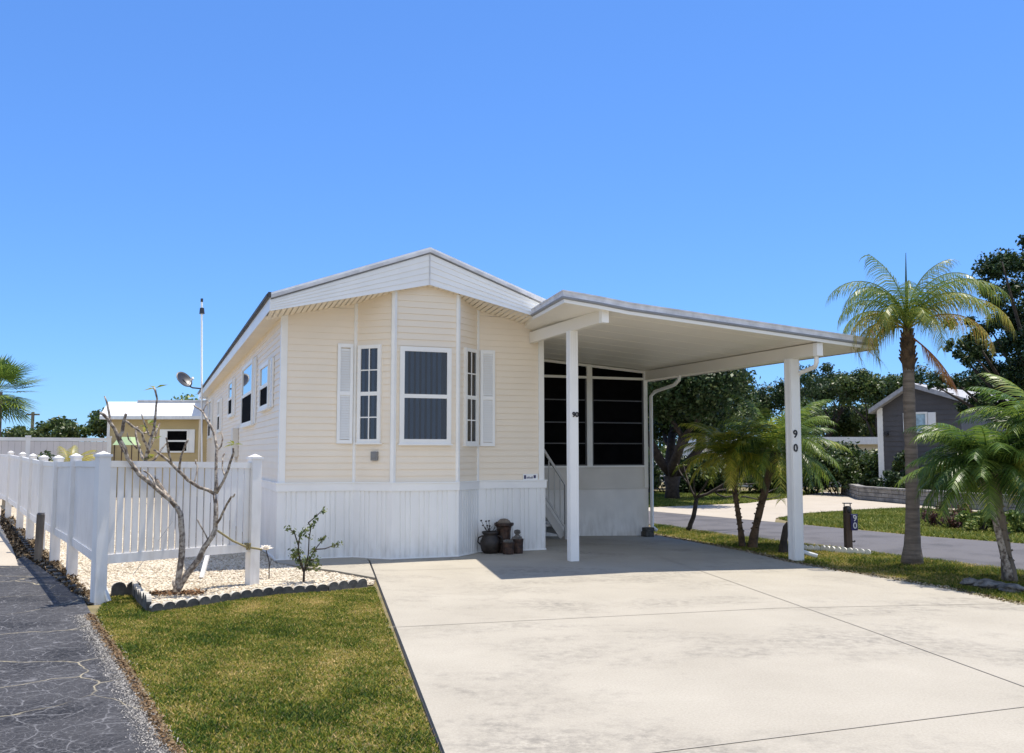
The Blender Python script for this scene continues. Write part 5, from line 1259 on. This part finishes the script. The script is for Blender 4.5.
# white-roofed home beyond the hedge
wh = thing('mobile_home', 'pale home with a flat white roof mostly hidden by the hedge', 'house', (0, 0, 0))
l, rr_ = at(700, 440, 46), at(882, 440, 46); zt_ = at(840, 437, 46).z
mb = MB(); mb.box(l.x+.2, rr_.x, 46.4, 52, -.1, zt_-.35); mb.build('wall', M['knee'], wh)
mb = MB(); mb.box(l.x, rr_.x+.4, 46, 52.4, zt_-.36, zt_); mb.build('roof', M['rooftop'], wh)
# parked car glimpsed under the tree
cx_, cy_ = at(660, 480, 44).x, 44
car = thing('parked_car', 'white car barely visible in the shade under the big dark tree', 'car', (cx_+.8, cy_, -.09), .15)
mb = MB(); sec = [(-2.1,.35,.7),(-2.0,.3,.9),(-1.2,.3,1.0),(-.6,.3,1.45),(.8,.3,1.5),(1.5,.3,1.05),(2.1,.3,.95),(2.2,.35,.6)]
vs = []
for x, zl, zh in sec:
    wt = .85 if zh > 1.2 else .9; vs += [(x,-.9,zl), (x,-.92,.75), (x,-wt*.82 if zh > 1.2 else -.88,zh), (x,wt*.82 if zh > 1.2 else .88,zh), (x,.92,.75), (x,.9,zl)]
fs = [(i*6+k, (i+1)*6+k, (i+1)*6+(k+1) % 6, i*6+(k+1) % 6) for i in range(len(sec)-1) for k in range(6)]+[tuple(range(6)), tuple(range(len(vs)-1, len(vs)-7, -1))]
mb.add(vs, fs); mb.build('body', M['white'], car, bevel=.03)
mb = MB(); mb.add([(-.55,-.87,1.0), (1.2,-.87,1.0), (.75,-.80,1.4), (-.5,-.80,1.38)], [(0,1,2,3)]); mb.build('side_window', M['screen'], car)
for sx_ in (-1.4, 1.4):
    for sy_ in (-.85, .85): mb = MB(); mb.tube([(sx_, sy_-.1, .32), (sx_, sy_+.1, .32)], .32, 18); mb.build('wheel', M['num'], car)

# ---------------------------------------------------------------- background vegetation
def bgx(x, Y): return (x-512)/F*Y
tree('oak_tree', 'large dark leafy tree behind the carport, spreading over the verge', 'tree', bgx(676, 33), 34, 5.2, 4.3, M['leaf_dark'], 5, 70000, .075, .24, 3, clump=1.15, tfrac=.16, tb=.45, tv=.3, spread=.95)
def oak_right():
    bx, by = bgx(1062, 25), 25.0; t = thing('oak_tree', 'dark glossy oak overhanging the right edge of the view', 'tree', (bx, by, -.09)); off = Vector((bx, by, -.09))
    cl = [(1022,246,.55),(1030,275,.9),(1002,262,.30),(990,292,.42),(1010,300,.7),(968,322,.38),(990,328,.6),(1015,345,.95),(958,352,.35),(978,360,.55),(998,378,.7),(950,378,.32),(966,392,.45),(936,386,.22),(1035,320,1.1),(1040,370,1.2),(1060,260,1.3),(1085,300,1.6),(1095,360,1.6),(1050,400,1.0),(985,398,.5),(1000,345,.5),(975,340,.3),(1018,400,.7)]
    r = random.Random(6); mb = MB(); cs = []; rs = []; top = Vector((0, 0, 2.0))
    mb.tube([(0,0,-.1), (.05,0,1.0), top], [.30,.25,.22], 10)
    for x, y, q in cl:
        p = at(x, y, by+r.uniform(-1.3, 1.3))-off
        for k in range(3): cs.append(tuple(p+Vector((r.gauss(0, .45), r.gauss(0, .5), r.gauss(0, .35)))*q)); rs.append(q*r.uniform(.35, .65))
        m = top.lerp(p, .5)+Vector((0, r.uniform(-.3, .3), -.35)); mb.tube([top, top.lerp(m, .5), m, m.lerp(p, .6), p], [.12, .09, .06, .04, .015], 6)
    mb.build('trunk', M['darkbark'], t, smooth=True); leafcloud('crown', cs, rs, 52000, .052, M['leaf_dark'], t, 8, tb=.38, tv=.25, shell=.3)
oak_right()
tree('pine_tree', 'slender open crowned tree showing sky, left of the queen palm', 'tree', bgx(826, 55), 55, 7.0, 2.2, M['leaf_dark'], 14, 11000, .07, .11, 4, clump=.42, tfrac=.35, tb=.35, spread=.55)
tree('pine_tree', 'open crowned tree directly behind the right carport post', 'tree', bgx(792, 52), 52, 5.9, 2.2, M['leaf_dark'], 16, 11000, .07, .10, 4, clump=.45, tfrac=.35, tb=.4, spread=.6)
tree('broadleaf_tree', 'mid green tree between the queen palm and the grey home', 'tree', bgx(880, 50), 50, 6.2, 2.8, M['leaf_mid'], 18, 18000, .085, .15, 3, clump=.7, tfrac=.3, tb=.4)
tree('broadleaf_tree', 'low leafy tree behind the white roofed home', 'tree', bgx(852, 58), 58, 4.9, 3.6, M['leaf_mid'], 19, 32000, .085, .15, 3, clump=1.1, tfrac=.12, tb=.4)
tree('broadleaf_tree', 'leafy tree behind the dark green date palm', 'tree', bgx(748, 50), 50, 5.0, 3.4, M['leaf_mid'], 23, 32000, .085, .15, 3, clump=1.1, tfrac=.12, tb=.35)
tree('broadleaf_tree', 'tree behind the grey home roof at the right', 'tree', bgx(985, 48), 48, 6.6, 3.4, M['leaf_dark'], 24, 18000, .085, .15, 3, clump=.8, tfrac=.25, tb=.35)
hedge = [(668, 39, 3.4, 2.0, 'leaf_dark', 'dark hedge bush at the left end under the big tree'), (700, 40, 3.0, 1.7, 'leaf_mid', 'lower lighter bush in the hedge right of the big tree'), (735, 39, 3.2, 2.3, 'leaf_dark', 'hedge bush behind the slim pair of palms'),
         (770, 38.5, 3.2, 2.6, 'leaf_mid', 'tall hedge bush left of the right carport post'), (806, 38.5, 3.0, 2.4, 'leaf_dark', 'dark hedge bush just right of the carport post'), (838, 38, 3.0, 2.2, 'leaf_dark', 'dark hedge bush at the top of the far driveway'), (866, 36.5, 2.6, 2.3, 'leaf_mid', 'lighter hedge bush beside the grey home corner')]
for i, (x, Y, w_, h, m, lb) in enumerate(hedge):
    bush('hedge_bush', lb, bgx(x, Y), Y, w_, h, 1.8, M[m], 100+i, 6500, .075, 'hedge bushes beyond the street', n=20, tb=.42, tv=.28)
for i, (x, Y, w_, h, m, lb) in enumerate(((889, 33.2, 1.1, .95, 'leaf_dark', 'dark round bush below the grey home corner'), (912, 32.5, 1.2, 1.1, 'leaf_dark', 'dark bush behind the queen palm trunk'), (940, 31, 1.5, 1.3, 'leaf_mid', 'bush on the block wall right of the queen palm'),
    (900, 33.5, .8, 2.0, 'leaf_mid', 'narrow upright shrub against the grey wall'), (985, 29, 2.0, 2.2, 'leaf_dark', 'dark tall bush behind the bushy date palm'), (1030, 28, 2.4, 3.2, 'leaf_mid', 'tall leafy bush at the right edge above the wall'))):
    bush('garden_bush', lb, bgx(x, Y), Y, w_, h, 1.0, M[m], 130+i, 2600, .055, 'bushes around the grey home', tb=.4, tv=.25, zb=.1 if Y > 30 else -.09)
X, Y = R(958, 528); bush('red_shrub', 'reddish leaved low shrub beyond the street', X, Y+.3, 1.0, .62, .8, M['leaf_red'], 150, 2200, .035, tb=.5)
X, Y = R(986, 532); bush('ground_shrub', 'variegated green low shrub right of the reddish one', X, Y+.2, .9, .5, .7, M['leaf_light'], 151, 1600, .035, tb=.45)
X, Y = R(1022, 533); bush('ground_shrub', 'leafy green low shrub at the right edge beyond the street', X, Y+.1, 1.1, .5, .8, M['leaf_light'], 152, 1600, .04, tb=.4)
# left background
tree('broadleaf_tree', 'low rounded tree above the privacy fence left of the yellow home', 'tree', bgx(97, 46), 46, 3.7, 1.9, M['leaf_mid'], 31, 7000, .09, .12, 3, clump=.5, tfrac=.2, tb=.35)
tree('broadleaf_tree', 'low green tree below the cabbage palm crown', 'tree', bgx(20, 48), 48, 3.1, 2.0, M['leaf_mid'], 32, 7000, .09, .12, 3, clump=.5, tfrac=.2, tb=.45)
bush('bush', 'yellow green treetop rising behind the yellow home roof', bgx(186, 44), 44, 3.0, 4.9, 2.0, M['leaf_light'], 33, 5000, .09, zb=0, tb=.35)
up_ = at(33, 412, 70); pole = thing('utility_pole', 'distant utility pole beside the cabbage palm', 'pole', (up_.x, 70, 0)); mb = MB(); mb.tube([(0,0,-.1), (0,0,up_.z)], .12, 8); mb.build('pole', M['wood'], pole)
mb = MB(); mb.box(-.5, .5, -.05, .05, up_.z-.25, up_.z-.13); mb.build('crossarm', M['wood'], pole)
# far treeline hiding the horizon
r = random.Random(77); cs = []; rs = []
for i in range(170):
    x = -75+150*i/170; cs.append((x+r.uniform(-1, 1), 84+r.uniform(-3, 3), r.uniform(.5, 2.2))); rs.append(r.uniform(1.0, 1.9))
o = leafcloud('distant_trees', cs, rs, 26000, .22, M['leaf_mid'], None, 9, tb=.35); tag(o, 'low distant band of trees along the horizon', 'trees', kind='stuff')
